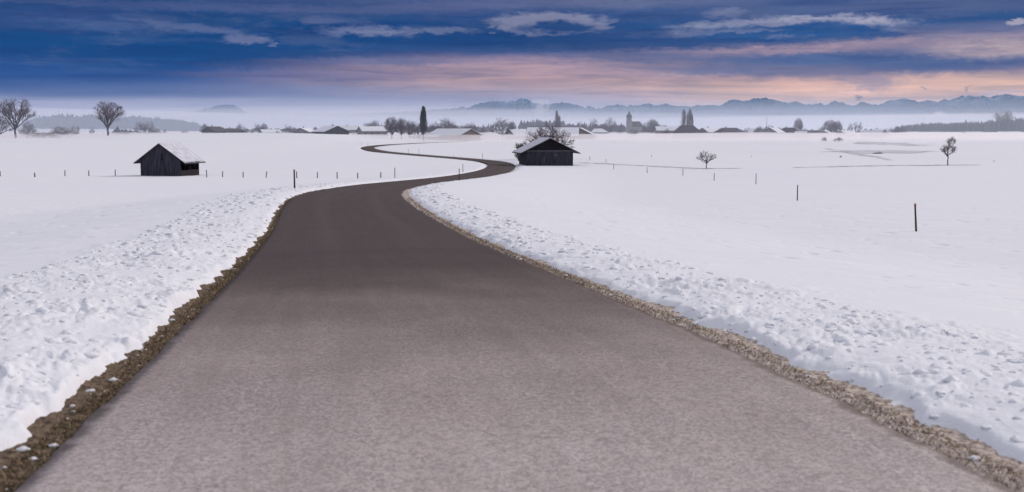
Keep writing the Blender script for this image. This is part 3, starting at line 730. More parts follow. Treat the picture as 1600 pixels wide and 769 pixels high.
def gen_tree(seed, trunk_h, limbs, spread, limb_len, levels, kids, env, tw, up=.15, wob=.25, tr=.022, along=(.35, 1), col=False, shrink=.58):
    rs = random.Random(seed); T, K = [], []
    ec, er = env; ec = Vector(ec)
    def inside(p): q = p-ec; return (q.x/er[0])**2+(q.y/er[1])**2+(q.z/er[2])**2 < 1
    def rv(): return Vector((rs.gauss(0, 1), rs.gauss(0, 1), rs.gauss(0, 1)))
    def grow(p, d, L, r, lev):
        n = 4 if lev <= 1 else 3 if lev < levels else 2; pts = [p.copy()]; rad = [r]
        for k in range(n):
            d = (d+rv()*wob*.4+Vector((0, 0, up))).normalized(); q = pts[-1]+d*(L/n)
            if lev > 0 and not inside(q) and k > 0: break
            pts.append(q); rad.append(max(tw*.6, r*(1-.62*(k+1)/n)))
        dst = T if lev <= 1 else K
        for k in range(len(pts)-1): dst.append((tuple(pts[k]), tuple(pts[k+1]), rad[k], rad[k+1]))
        if lev >= levels: return
        for c in range(kids[lev]):
            t = along[0]+(along[1]-along[0])*(c+rs.random())/kids[lev]; f = t*(len(pts)-1); i = min(len(pts)-2, int(f)); pp = pts[i].lerp(pts[i+1], f-i)
            dd = (pts[i+1]-pts[i]).normalized(); side = dd.cross(rv()).normalized(); a = R(rs.uniform(25, 60))
            grow(pp, dd*math.cos(a)+side*math.sin(a), L*shrink*rs.uniform(.7, 1.2), max(tw, r*.5), lev+1)
    top = Vector((rs.gauss(0, .01), rs.gauss(0, .01), trunk_h))
    th_ = trunk_h if not col else .93
    pts = [Vector((0, 0, -.02))]
    nseg = 4 if not col else 10
    for k in range(nseg): pts.append(Vector((rs.gauss(0, .006), rs.gauss(0, .006), th_*(k+1)/nseg)))
    for k in range(nseg):
        f0, f1 = 1-(.35 if not col else .9)*k/nseg, 1-(.35 if not col else .9)*(k+1)/nseg
        T.append((tuple(pts[k]), tuple(pts[k+1]), tr*f0, tr*f1))
    for i in range(limbs):
        ph = i*2.399+rs.random()*.7; a = R(rs.uniform(*spread)); 
        if col: z = .14+.78*i/limbs; p = Vector((0, 0, z)); L = limb_len*(1.05-.75*abs(z-.38)/.6); r = tr*.35*(1.1-z)
        else: p = pts[-1]*(rs.uniform(.72, 1) if i > 1 else 1); L = limb_len*rs.uniform(.8, 1.15); r = tr*.62
        if not col and i == 0: a *= .25
        grow(p, Vector((math.sin(a)*math.cos(ph), math.sin(a)*math.sin(ph), math.cos(a))), L, r, 1)
    return T, K
TM = {}
def tree_kind(key, mats, *a, **k):
    T, K = gen_tree(*a, **k)
    v, f = tubes(T, 6); v2, f2 = tubes(K, 3)
    zmax = max(v[:, 2].max(), v2[:, 2].max() if len(v2) else 0); wd = (np.percentile(v2[:, 0], 98)-np.percentile(v2[:, 0], 2))/zmax
    TM[key] = (fastmesh('trunk', v/zmax, f, mats[0]), fastmesh('crown', v2/zmax, f2, mats[1], False), wd,
               fastmesh('bare_tree', np.vstack([v, v2])/zmax, np.vstack([f[:, :4], f2+len(v)]), mats[1], False))
BT = (BARK, TWIG); FT = (BARK, FROST)
tree_kind('vase', BT, 11, .26, 11, (4, 46), .55, 4, [0, 6, 6, 4], ((0, 0, .585), (.40, .40, .425)), .0016, up=.10, along=(.28, 1), shrink=.50, tr=.020)
tree_kind('vase2', BT, 12, .28, 11, (3, 38), .56, 4, [0, 6, 6, 4], ((0, 0, .59), (.31, .31, .42)), .0016, up=.11, along=(.28, 1), shrink=.46, tr=.018)
tree_kind('round', BT, 13, .16, 9, (18, 75), .5, 4, [0, 6, 5, 4], ((0, 0, .55), (.48, .48, .46)), .0034, up=.05, tr=.03)
tree_kind('round2', FT, 14, .14, 9, (15, 72), .5, 4, [0, 6, 5, 4], ((0, 0, .54), (.50, .50, .47)), .0034, up=.08, tr=.03)
tree_kind('oval', BT, 15, .22, 9, (12, 55), .5, 4, [0, 7, 6, 4], ((0, 0, .60), (.33, .33, .42)), .0028, up=.08, tr=.026)
tree_kind('poplar', FT, 16, .2, 40, (8, 22), .26, 3, [0, 5, 3], ((0, 0, .54), (.10, .10, .50)), .0024, up=.35, tr=.018, col=True)
tree_kind('spire', (BARK, NEEDLE), 17, .2, 64, (14, 40), .22, 3, [0, 8, 6], ((0, 0, .52), (.125, .125, .50)), .0040, up=.22, tr=.02, col=True)
tree_kind('sparse', BT, 18, .30, 7, (10, 50), .45, 4, [0, 5, 4, 3], ((0, 0, .62), (.30, .30, .38)), .0038, up=.06, tr=.02)
tree_kind('orchard', BT, 19, .36, 10, (25, 80), .44, 4, [0, 4, 3, 2], ((0, 0, .66), (.52, .52, .36)), .0055, up=.12, tr=.024, wob=.4)
tree_kind('lobed', BT, 20, .45, 8, (10, 55), .34, 4, [0, 6, 4, 3], ((0, 0, .72), (.22, .22, .28)), .0026, up=.06, tr=.017)
tree_kind('fan', BT, 21, .10, 19, (12, 82), .62, 4, [0, 5, 4, 3], ((0, 0, .45), (.64, .55, .55)), .0042, up=.04, tr=.03)
tree_kind('shrub', BT, 22, .04, 14, (8, 80), .55, 4, [0, 5, 5, 3], ((0, 0, .42), (.62, .62, .56)), .0045, up=.06, tr=.016)
tree_kind('shrub2', FT, 23, .04, 14, (8, 80), .55, 4, [0, 5, 5, 3], ((0, 0, .42), (.70, .62, .56)), .0045, up=.02, tr=.016)
def tree(px, ytop, d, key, label, group=None, width=None, name='bare_tree', parts=None, base=None, cat='tree', rz=None):
    """px column, photo row of the top, metres away; width in photo pixels"""
    if base: x, y, z = on_ground(px, base); d = y
    else: x, y = at_dist(px, d); z = ground_at(x, y)
    h = z_of(ytop, d, px)-z; t, c, wd, one = TM[key]
    hp = h*F/d; w = (width/F*d)/(wd) if width else h
    if parts is None: parts = hp > 26
    sc = (w, w, h); a = random.random()*6.28 if rz is None else rz
    if parts:
        o = empty(name, (x, y, z-.05), a, sc); link('trunk', t, o); link('crown', c, o)
    else: o = link(name, one, None, (x, y, z-.05), a); o.scale = sc
    tag(o, label, cat, group); return o
LG = 'leafless trees standing in the low mist beyond the open field'
tree(28, 151.5, 640, 'vase', 'tall bare fan shaped tree in the mist, widest at this side', LG, 54)
tree(172, 156.5, 640, 'vase2', 'tall upright bare tree standing alone in front of the wooded ridge', LG, 42)
tree(2, 176, 720, 'round', 'bare tree cut off by the frame edge beside the tall fan shaped one', LG, 36)
tree(47, 188, 700, 'shrub2', 'low misty shrub leaning against the tall fan shaped tree', LG, 26, 'misty_shrub', cat='shrub')
tree(95, 196, 720, 'shrub2', 'rounded misty bush, left one of the joined pair', LG, 26, 'misty_shrub', cat='shrub')
tree(112, 195, 760, 'round2', 'rounded misty tree, right one of the joined pair', LG, 24)
tree(71, 206, 650, 'shrub2', 'faint low bush in mist before the joined pair of bushes', LG, 40, 'misty_shrub', cat='shrub')
tree(147, 199, 900, 'sparse', 'tiny faint sapling in the mist', LG, 8)
tree(196, 202, 820, 'shrub2', 'low flat bush just behind the upright lone tree', LG, 34, 'misty_shrub', cat='shrub')
tree(229, 186, 850, 'round2', 'hazy broad tree above the roof of the small hay barn', LG, 22)
tree(243, 198, 850, 'shrub2', 'low hedge bush beside the hazy broad tree', LG, 26, 'misty_shrub', cat='shrub')
tree(260.5, 201, 850, 'sparse', 'thin faint pole like tree near the low hedge bush', LG, 5)
tree(291, 202, 880, 'round2', 'small faint round tree alone in the fog beyond the barn', LG, 9)
VG = 'bare trees among the village houses'
for px, yt, d, key, w, lb in [
    (322, 192, 850, 'oval', 12, 'small dense tree beside the dark gabled farmhouse'),
    (377, 191, 900, 'round', 12, 'round tree above the low long shed'),
    (386, 198.5, 860, 'shrub', 9, 'small dark dome of shrub at the end of the low long shed'),
    (396, 199, 860, 'shrub', 7, 'narrower dark dome of shrub after the low long shed'),
    (406, 191, 950, 'round', 13, 'first of two joined round trees behind the low snowy roofs'),
    (415, 191, 940, 'oval', 10, 'second taller of two joined trees behind the low snowy roofs'),
    (436, 203, 860, 'shrub', 7, 'small bush at the gable of the lowest snowy roof'),
    (455, 194, 900, 'round', 19, 'round dense tree before the first farmhouse gable'),
    (447, 200, 930, 'shrub2', 16, 'pale bush under the round dense tree'),
    (494, 197, 860, 'oval', 9, 'small tree top peeping between two farmhouses'),
    (579, 187, 830, 'round', 22, 'square topped tree rising behind the long snow roof'),
    (588, 186, 850, 'round', 18, 'round tree joined to the square topped one'),
    (613, 180.5, 640, 'oval', 22, 'tall rounded tree at the start of the grove beyond the road loop'),
    (628, 182.5, 650, 'oval', 16, 'slim dark tree second in the grove beyond the road loop'),
    (641, 183.5, 690, 'round', 28, 'broad dense tree in the middle of the grove'),
    (655, 193, 670, 'round', 20, 'low dark tree at the foot of the pointed spire tree'),
    (676, 190, 720, 'round', 16, 'pale rounded tree right behind the pointed spire tree'),
    (698, 182.5, 780, 'round', 32, 'big dome shaped tree behind the long farm roof'),
    (717, 193, 800, 'round2', 14, 'small tree beside the big dome shaped one'),
    (734, 189.5, 830, 'round', 24, 'wide loose tree behind the farm gable'),
    (754, 194, 900, 'shrub', 14, 'low tree top just past the farm gable'),
    (785, 182.5, 760, 'round', 34, 'large bushy round tree alone between farm and big barn'),
    (800, 188, 790, 'oval', 14, 'smaller tree joined to the large bushy round one'),
    (909, 189.5, 1000, 'round', 18, 'round tree behind the brown gabled farmhouse'),
    (926, 184, 980, 'sparse', 14, 'slender loose tree between brown gable and church'),
    (936, 191, 990, 'round', 16, 'low dense tree before the church grove'),
    (952, 182.5, 980, 'sparse', 18, 'tall loose tree closest before the church'),
    (946, 189, 990, 'round', 18, 'dense tree under the tall loose one near the church'),
    (968, 194, 1020, 'shrub', 10, 'small bush at the foot of the church tower'),
    (1017, 184.5, 960, 'oval', 22, 'tall tree right after the church nave'),
    (1028, 191, 980, 'round', 18, 'lower tree joined to the tall one after the church'),
    (1008, 192, 1000, 'shrub', 14, 'low tree against the church nave'),
    (1186, 196, 960, 'shrub', 18, 'low tree left of the thin mast'),
    (1201, 194, 960, 'shrub2', 16, 'low tree at the foot of the thin mast'),
    (1244.5, 182.5, 880, 'oval', 13, 'single upright oval tree among the village roofs'),
    (1254, 200, 900, 'shrub', 14, 'low bush beside the single oval tree'),
    (1282, 196, 920, 'round', 14, 'smallest of the three clustered round trees'),
    (1294, 185.5, 900, 'oval', 20, 'middle of the three clustered round trees'),
    (1306, 187, 905, 'oval', 15, 'last of the three clustered round trees'),
    (1325.5, 191.5, 900, 'sparse', 8, 'thin bent tree, first of three thin ones'),
    (1334, 189.5, 900, 'sparse', 7, 'thin leaning tree, second of three thin ones'),
    (1341, 189, 900, 'sparse', 6, 'narrow upright tree, third of three thin ones'),
    (1351, 200, 920, 'shrub', 12, 'low bush between the thin trees and the bluish house'),
    (1390, 198, 1000, 'round', 12, 'small round tree before the forest edge'),
    (1399, 195.5, 1000, 'round', 10, 'round tree standing at the start of the forest'),
    (1407, 194, 1020, 'sparse', 8, 'slim tree in front of the forest start')]:
    tree(px, yt, d, key, lb, VG, w, 'village_shrub' if 'shrub' in key else 'bare_tree', cat='shrub' if 'shrub' in key else 'tree')
tree(662.5, 165, 640, 'spire', 'tall pointed dark spire shaped tree rising above the grove', None, 9, 'columnar_tree')
PG = 'bare columnar poplars'
tree(869.5, 171.5, 760, 'poplar', 'pale frosted poplar directly above the big barn', PG, 6, 'columnar_tree')
tree(873.5, 180, 765, 'poplar', 'shorter poplar stem joined to the pale frosted one', PG, 5, 'columnar_tree')
tree(1066.5, 170, 830, 'poplar', 'poplar on its own half of the tall twin pair above the dark roof', PG, 7, 'columnar_tree')
tree(1076, 169, 830, 'poplar', 'tallest poplar of the twin pair above the dark roof', PG, 6, 'columnar_tree')
tree(1072.5, 176, 835, 'poplar', 'shorter poplar squeezed between the tall twin pair', PG, 4, 'columnar_tree')
tree(1079.6, 177, 835, 'poplar', 'slim poplar at the outer flank of the twin pair', PG, 4, 'columnar_tree')
tree(1562, 171.5, 1150, 'vase', 'broad bare tree standing out above the dark forest', None, 30, 'bare_tree')
tree(857, 190, 0, 'fan', 'bare dark tree with branches fanning out over the big barn roof', None, 68, 'bare_tree', base=249.5, rz=.4)
tree(1104, 233.5, 0, 'orchard', 'small round bare tree alone in the snow by the dark stubble line', None, 28, 'bare_tree', base=263.9, parts=True)
t_ = tree(1480.5, 221, 0, 'lobed', 'slim bare tree with a two lobed crown alone in the snowfield', None, 21, 'bare_tree', base=259.2, parts=True)
# second, upper lobe of its crown
l2 = link('upper_crown', TM['lobed'][1], t_); l2.scale = (.62, .62, .72); l2.location = (.22*.35, 0, .52); t_.rotation_euler = (0, 0, 0)
tree(1285.5, 213.5, 560, 'shrub', 'tiny bush at the mist edge, smaller of two', None, 8, 'field_bush', cat='bush')
tree(1308, 214, 560, 'shrub', 'low wide bush at the mist edge, larger of two', None, 14, 'field_bush', cat='bush')
tree(1313.5, 242.5, 0, 'shrub', 'tiny lone bush in the middle of the far snowfield', None, 3.5, 'field_bush', base=246.6, cat='bush')
# evergreen bush beside the large barn
def leafy_bush(px, pb, ytop, width, label):
    x, y, z = on_ground(px, pb); h = z_of(ytop, y)-z; w = width/F*y
    o = empty('evergreen_bush', (x, y, z)); rs = random.Random(31); segs = []; L = []
    for i in range(26):
        a = rs.random()*6.28; r = rs.uniform(.25, 1)*w*.5; zz = h*rs.uniform(.25, .98); rr_ = r*(1-.45*(zz/h)**2)
        p = Vector((.15*math.cos(a), .15*math.sin(a), h*.05)); q_ = Vector((rr_*math.cos(a), rr_*math.sin(a), zz))
        mid = p.lerp(q_, .5)+Vector((0, 0, .25)); segs += [(tuple(p), tuple(mid), .04, .03), (tuple(mid), tuple(q_), .03, .012)]
        for k in range(90):
            t = rs.random()**.6; c = mid.lerp(q_, t)+Vector((rs.gauss(0, .2), rs.gauss(0, .2), rs.gauss(0, .15))); L.append(c)
    v, f = tubes(segs, 5); link('stem', fastmesh('stem', v, f, BARK), o)
    V, Fs = [], []
    for c in L:
        u = Vector((rs.gauss(0, 1), rs.gauss(0, 1), rs.gauss(0, .5))).normalized()*.11; w_ = u.cross(Vector((rs.gauss(0, 1), rs.gauss(0, 1), 1))).normalized()*.035; k = len(V)
        V += [tuple(c-u), tuple(c+w_), tuple(c+u), tuple(c-w_)]; Fs.append((k, k+1, k+2, k+3))
    link('foliage', mesh('foliage', V, Fs, NEEDLE), o); tag(o, label, 'bush'); return o
leafy_bush(811.5, 253.5, 223, 22, 'scraggly evergreen bush at the corner of the big barn')
# ------------------------------------------------------------------ woods
def lumps(name, pts, mat, label, conif):
    """pts rows: x, y, z, h, w"""
    n = len(pts); rs = np.random.RandomState(len(name)+n)
    if conif:
        k = 7; a = np.arange(k)*2*np.pi/k; tv = []
        for (zz, r) in [(.08, .50), (.38, .30), (.36, .42), (.66, .17), (.64, .26)]:
            tv.append(np.stack([np.cos(a)*r*(1+.25*(np.arange(k) % 2)), np.sin(a)*r*(1+.25*(np.arange(k) % 2)), np.full(k, zz)-.04*(np.arange(k) % 2)], 1))
        tv.append(np.array([[0, 0, 1.0]])); tv = np.vstack(tv); tf = []
        for lo, hi in ((0, 1), (2, 3)):
            for i in range(k): j = (i+1) % k; tf += [(lo*k+i, lo*k+j, hi*k+j), (lo*k+i, hi*k+j, hi*k+i)]
        for i in range(k): tf.append((4*k+i, 4*k+(i+1) % k, 5*k))
    else:
        tv = ICO1.copy(); tv[:, 2] = tv[:, 2]*.5+.52; tf = ICF1; tv[:, :2] *= .5
    tf = np.array(tf); Vs, Fs = [], []
    for i, (x, y, z, h, w) in enumerate(pts):
        v = tv.copy()
        if not conif: v = v*(1+.16*rs.randn(len(v), 1))
        else: v = v*(1+.06*rs.randn(len(v), 1))
        c, s = math.cos(i*2.1), math.sin(i*2.1); v = v@np.array([[c, s, 0], [-s, c, 0], [0, 0, 1]])
        Vs.append(v*np.array([w, w, h])+np.array([x, y, z-h*.04])); Fs.append(tf+i*len(tv))
    o = link(name, fastmesh(name, np.vstack(Vs), np.vstack(Fs), mat, False)); tag(o, label, kind='stuff'); return o
rs = np.random.RandomState(77)
pts = []
sky_f = [(1395, 198), (1412, 194.5), (1450, 191.5), (1500, 190), (1550, 187), (1600, 182.5), (1700, 180), (1900, 176)]
for i in range(1500):
    px = 1395+rs.rand()**1.1*480; d = 1250+rs.rand()*650; yt = np.interp(px, *zip(*sky_f))+rs.rand()**2*5
    x, y = at_dist(px, d); z = ground_at(x, y); h = max(9, z_of(yt, d)-z); h = min(h, 34) if px < 1600 else h; pts.append((x, y, z, h, 6+rs.rand()*4))
lumps('conifer_forest', pts, CONIF, 'dark conifer forest rising out of the mist', True)
pts = []
sky_l = [(45, 190), (60, 185), (75, 182.8), (100, 182), (150, 182.6), (200, 184), (240, 185.5), (270, 188), (295, 191), (315, 196)]
for i in range(1300):
    px = 45+rs.rand()*272; d = 2450+rs.rand()*350; yt = np.interp(px, *zip(*sky_l))+rs.rand()**2*2.2+abs(rs.randn())*.3
    x, y = at_dist(px, d); z = ground_at(x, y); h = max(6, z_of(yt, d)-z); pts.append((x, y, z, h, 9+rs.rand()*8))
lumps('ridge_wood', pts, CONIF, 'long wooded ridge fading into fog behind the upright lone tree', False)
DIST = flat_mat('distant_bare_wood', (.05, .045, .05), (.10, .09, .10), .05, .95)
pts = []
for (x0, x1, y0, y1, d0, n) in [(596, 770, 196, 197, 1250, 150), (812, 832, 193, 190, 1200, 26), (832, 880, 189, 190, 1250, 60), (880, 905, 192, 196, 1200, 26), (905, 975, 195, 195, 1150, 60), (985, 1060, 196, 197, 1200, 60), (1180, 1260, 199, 203, 1150, 50), (1260, 1400, 204, 204, 1150, 60), (440, 480, 199, 200, 1150, 24), (180, 215, 201, 203, 1050, 26), (1095, 1180, 203, 203, 1200, 30), (330, 440, 200, 201, 1250, 50)]:
    for i in range(n):
        f = rs.rand(); px = x0+(x1-x0)*f; d = d0*(1+.12*rs.rand()); yt = y0+(y1-y0)*f+rs.rand()*2.2; x, y = at_dist(px, d); z = ground_at(x, y); h = max(3, z_of(yt, d)-z); pts.append((x, y, z, h, 3+rs.rand()*5))
lumps('distant_grove', pts, DIST, 'hazy band of bare woodland behind the village', False)
# ------------------------------------------------------------------ village houses
WIN = {}
def house(px, d, L, W, yr, ye, yaw, wall, label, chim=True, snow=True, win=True, name='farmhouse', roofmat=None, hip=False, group='snow roofed houses of the village'):
    x, y = at_dist(px, d); z = ground_at(x, y)
    rz = z_of(yr, d)-z; ez = z_of(ye, d)-z; ez = max(1.0, ez)
    o = empty(name, (x, y, z), R(yaw-90))          # local y is the ridge line
    V = []; y0 = -L/2
    hi = min(L*.42, W*.42) if hip else 0
    for yy in (y0, y0+L): V += [(-W/2, yy, -1.2), (W/2, yy, -1.2), (W/2, yy, ez), (0, yy, ez+.01 if hip else rz-.06), (-W/2, yy, ez)]
    Fs = [(0, 1, 2, 3, 4), (9, 8, 7, 6, 5), (1, 6, 7, 2), (5, 0, 4, 9), (2, 7, 8, 3), (3, 8, 9, 4)]
    link('wall', mesh('wall', V, Fs, wall), o)
    sl = (rz-ez)/(W/2); ov = W*.07+.3
    for side in (-1, 1):
        def slab(z0, th_, inset, mat, nm, par):
            a = side*(W/2+ov-inset); ya, yb = y0-.7+inset, y0+L+.7-inset
            pr = [(0, rz+z0), (a, ez-sl*(ov-inset)+z0), (a, ez-sl*(ov-inset)+z0+th_), (0, rz+z0+th_)]
            V = [(q_[0], yy+(hi if yy == ya else -hi)*(q_[0] == 0), q_[1]) for yy in (ya, yb) for q_ in pr]; Fs = [(0, 1, 2, 3), (7, 6, 5, 4), (0, 4, 5, 1), (1, 5, 6, 2), (2, 6, 7, 3), (3, 7, 4, 0)]
            if side > 0: Fs = [f[::-1] for f in Fs]
            return link(nm, mesh(nm, V, Fs, mat), par)
        r = slab(0, .28, 0, roofmat or ROOFD, 'roof', o)
        if snow is True or (snow == 'far' and (side > 0)) or (snow == 'near' and side < 0): slab(.284, .25, .22, ROOFS, 'snow_cover', r)
    if hip:
        for en, ye_ in ((-1, y0-.7), (1, y0+L+.7)):
            ev = ez-sl*ov; V = [(-W/2-ov, ye_, ev+.285), (W/2+ov, ye_, ev+.285), (0, ye_-en*hi, rz+.285), (-W/2-ov, ye_, ev), (W/2+ov, ye_, ev), (0, ye_-en*hi, rz)]
            Fs = [(0, 1, 2), (3, 5, 4), (0, 3, 4, 1), (1, 4, 5, 2), (2, 5, 3, 0)]
            link('roof', mesh('roof', V, Fs if en < 0 else [f[::-1] for f in Fs], roofmat or ROOFD), o)
    if chim:
        V, Fs = [], []; cy_ = y0+L*.35; box(V, Fs, -.5, .3, cy_-.4, cy_+.4, rz-.8, rz+1.3); link('chimney', mesh('chimney', V, Fs, WALLW), o)
    if win:
        nwin = max(2, int(L/4)); 
        if 'w' not in WIN:
            V, Fs = [], []; box(V, Fs, -.03, .03, -.5, .5, -.65, .65); WIN['w'] = mesh('window', V, Fs, GLASS)
        for side in (-1, 1):
            for k in range(nwin):
                w_ = link('window', WIN['w'], o); w_.location = (side*(W/2+.02), y0+L*(k+.5)/nwin, ez*.5)
        for end in (0, 1):
            for k in range(3):
                w_ = link('window', WIN['w'], o); w_.location = ((k-1)*W*.27, y0-.02 if end == 0 else y0+L+.02, ez*.55); w_.rotation_euler = (0, 0, math.pi/2)
    tag(o, label, 'house', group); return o
for a in [
    (337, 790, 13, 11, 198.3, 204.5, 65, WALLD, 'dark gabled farmhouse at the far side of the village behind the snow rise'),
    (366, 860, 17, 8, 201.5, 204.2, 4, WALLD, 'long low dark shed beside the two dome shrubs'),
    (424, 880, 15, 10, 203.2, 207.5, 30, WALLW, 'low house with lowest snowy roof behind the snow rise'),
    (478, 760, 12, 11.5, 200.8, 206.2, 72, WALLW, 'first of the misty farmhouses, small pale gable'),
    (519, 700, 20, 15.5, 197.6, 205.6, 122, WALLD, 'big farmhouse with a dark gable and wide snowy roof slope'),
    (551, 880, 24, 11, 197.5, 203, 3, WALLW, 'long snow roof rising behind the big dark gabled farmhouse'),
    (583, 740, 18, 9.5, 198.6, 205, 28, WALLW, 'farmhouse with small dark gable in front of the square topped tree'),
    (650, 700, 7, 5, 210.5, 213.5, 12, WALLW, 'tiny snow roofed hut under the grove'),
    (710, 690, 29, 17, 202.3, 210.8, -42, WALLB, 'long farm building with grey gable beside the pointed spire tree'),
    (676, 690, 12, 8, 208.5, 213.5, -20, WALLW, 'low annexe left of the long farm building'),
    (818, 760, 21, 16, 202.8, 211.5, 25, WALLW, 'hazy wide roofed house just behind the evergreen bush'),
    (864, 700, 32, 21, 199.6, 211.5, -5, WALLB, 'farm building with long dark ridge line behind the fanning bare tree'),
    (907, 720, 19, 18, 200.8, 211.5, 82, WALLB, 'brown gabled farmhouse just right of the big barn'),
    (934, 900, 14, 10, 202, 207, 8, WALLW, 'small snowy roof between brown gable and church grove'),
    (1046, 900, 24, 11, 198.4, 204, 2, WALLW, 'long thin roofed house between church and twin poplars'),
    (1072, 800, 20, 15, 196.4, 206, -8, WALLD, 'dark hipped looking house right under the twin poplars'),
    (1108, 860, 17, 11, 200.6, 206.5, 38, WALLW, 'white roofed house next after the twin poplars'),
    (1138, 820, 21, 11, 200.6, 207.5, 22, WALLD, 'house with dark gable in the middle between poplars and mast'),
    (1172, 880, 15, 11, 201.8, 207, -30, WALLW, 'low snowy roof right before the thin mast'),
    (1206, 840, 13, 12, 200.3, 207, 52, WALLW, 'house at the foot of the thin mast'),
    (1231, 860, 17, 11, 200.2, 207.5, -38, WALLD, 'dark house before the single oval tree'),
    (1250, 800, 8, 7, 206, 209.5, -30, WALLW, 'tiny white roof below the single oval tree'),
    (1270, 880, 15, 9, 204.6, 208.5, 5, WALLD, 'low dark house just before the three clustered trees'),
    (1286, 860, 9, 9, 204.6, 208.5, 60, WALLW, 'small house at the foot of the three clustered trees'),
    (1318, 860, 13, 10, 204.8, 209.5, 40, WALLW, 'snowy roof right after the three clustered trees'),
    (1363, 820, 15, 9, 204.6, 210, -40, WALLW, 'house with bright snow roof before the bluish one'),
    (1371, 900, 14, 10, 202.2, 208, 8, WALLD, 'bluish grey house at the far end of the village'),
    (1504, 900, 9, 8.5, 206.2, 210, 62, WALLD, 'dark gabled hut in front of the forest, behind the two lobed tree'),
    (1519, 900, 10, 8, 206.5, 211, -18, WALLW, 'white roofed hut joined to the dark gabled hut before the forest'),
    (1572, 900, 17, 10, 206.3, 212, -8, WALLW, 'wide snowy roofed farm at the forest foot near the frame edge')]:
    small = a[0] in (650, 1250) or a[2] < 10
    sn = {1072: False, 1138: 'near', 1231: 'near', 1270: 'near', 1371: 'far', 337: 'near', 366: 'near', 1363: 'far'}.get(a[0], True)
    hs = house(*a[:8], a[8], chim=not small, win=a[1] < 900, snow=sn, hip=a[0] in (1072, 1138, 1231, 366, 1172, 934), name='hut' if small else 'farmhouse')
    if a[0] == 864:
        V, Fs = [], []; zr = z_of(199.6, 700)-hs.location.z; box(V, Fs, -.4, .4, -16.4, 16.4, zr+.1, zr+.62); link('ridge_cap', mesh('ridge_cap', V, Fs, BARNDARK), hs)
for k, (px, yt, w, key, lb) in enumerate([(990, 199, 16, 'shrub2', 'frosted bush before the church nave'), (1040, 200, 14, 'shrub', 'dark bush under the long thin roof'), (1088, 198, 10, 'round2', 'small frosted tree at the flank of the hipped house'),
        (1097, 199.5, 8, 'shrub', 'small dark bush after the hipped house'), (1124, 199.5, 8, 'oval', 'narrow tree between white roof and dark hipped roof'), (1160, 200, 14, 'round2', 'frosted round tree after the dark hipped roof'), (1180, 200.5, 9, 'oval', 'narrow tree just before the mast bushes'),
        (1217, 198.5, 9, 'round', 'little round tree between mast house and dark house'), (1262, 201, 10, 'round2', 'frosted little tree near the low dark house'), (1347, 201, 8, 'round', 'little tree right behind the thin bent trees'), (1380, 199.5, 10, 'round2', 'frosted little tree at the end of the bluish house')]):
    tree(px, yt, 790+(k*37) % 90, key, lb, VG, w, 'village_shrub' if 'shrub' in key else 'bare_tree', cat='shrub' if 'shrub' in key else 'tree')
# church
d = 1100; x, y = at_dist(981.8, d); z = ground_at(x, y)
CH = empty('church', (x, y, z))
def zz(py): return z_of(py, d)-z
def prism(n, rings, mat, name, par, rot=0.0):
    V, Fs = [], []
    for (h, r) in rings:
        for i in range(n): a = 2*math.pi*(i+.5)/n+rot; V.append((r*math.cos(a), r*math.sin(a), h))
    for k in range(len(rings)-1):
        for i in range(n): Fs.append((k*n+i, k*n+(i+1) % n, (k+1)*n+(i+1) % n, (k+1)*n+i))
    Fs.append(tuple(range((len(rings)-1)*n, len(rings)*n)))
    return link(name, mesh(name, V, Fs, mat), par)
q2 = math.sqrt(2)
tw_ = prism(4, [(-1, 2.7*q2), (zz(190), 2.7*q2), (zz(190), 2.9*q2), (zz(189.5), 2.9*q2), (zz(189.5), 2.5*q2), (zz(184.2), 2.4*q2), (zz(184.2), 2.8*q2), (zz(183.6), 2.8*q2)], WALLW, 'tower', CH)
on = prism(12, [(zz(183.6), 2.6), (zz(182.2), 2.85), (zz(180.5), 2.7), (zz(179), 1.9), (zz(178), 1.1), (zz(177.6), .95), (zz(176.6), .95), (zz(176.2), 1.15), (zz(175.2), .7), (zz(174.3), .2)], ROOFD, 'onion_dome', CH)
prism(6, [(zz(174.4), .22), (zz(169.5), .13)], METAL, 'spire', CH)
for k in range(4):
    V, Fs = [], []; box(V, Fs, -.55, .55, -2.53, -2.4, zz(188.4), zz(185.2)); w_ = link('belfry_opening', mesh('belfry_opening', V, Fs, GLASS), CH); w_.rotation_euler = (0, 0, k*math.pi/2)
V = []; x0, x1, hw = 2.6, 13.2, 4.6; er, rr2 = zz(197.5), zz(190.3)
for xx in (x0, x1): V += [(xx, -hw, -1), (xx, hw, -1), (xx, hw, er), (xx, 0, rr2-.1), (xx, -hw, er)]
link('nave_wall', mesh('nave_wall', V, [(4, 3, 2, 1, 0), (5, 6, 7, 8, 9), (0, 5, 9, 4), (1, 2, 7, 6)], WALLW), CH)
for s in (-1, 1):
    pr = [(0, rr2), (s*(hw+.5), er-.5), (s*(hw+.5), er-.2), (0, rr2+.3)]; V = [(xx, q_[0], q_[1]) for xx in (x0, x1+.3) for q_ in pr]
    # hipped end
    V[4] = (x1-2.5, 0, rr2); V[7] = (x1-2.5, 0, rr2+.3)
    Fs = [(0, 1, 2, 3), (7, 6, 5, 4), (0, 4, 5, 1), (1, 5, 6, 2), (2, 6, 7, 3), (3, 7, 4, 0)]
    link('nave_roof', mesh('nave_roof', V, Fs if s > 0 else [f[::-1] for f in Fs], flat_mat('brown_church_roof', (.07, .045, .045), (.11, .075, .07), .5) if s < 0 else ROOFD), CH)
tag(CH, 'village church with onion domed white tower and brown nave roof', 'church')
# thin mast
x, y = at_dist(1195.6, 900); z = ground_at(x, y); h = z_of(181.5, 900)-z
mo = prism(6, [(0, .28), (h*.6, .2), (h, .1)], METAL, 'radio_mast', None); mo.location = (x, y, z); tag(mo, 'thin radio mast rising from the village roofs', 'mast')
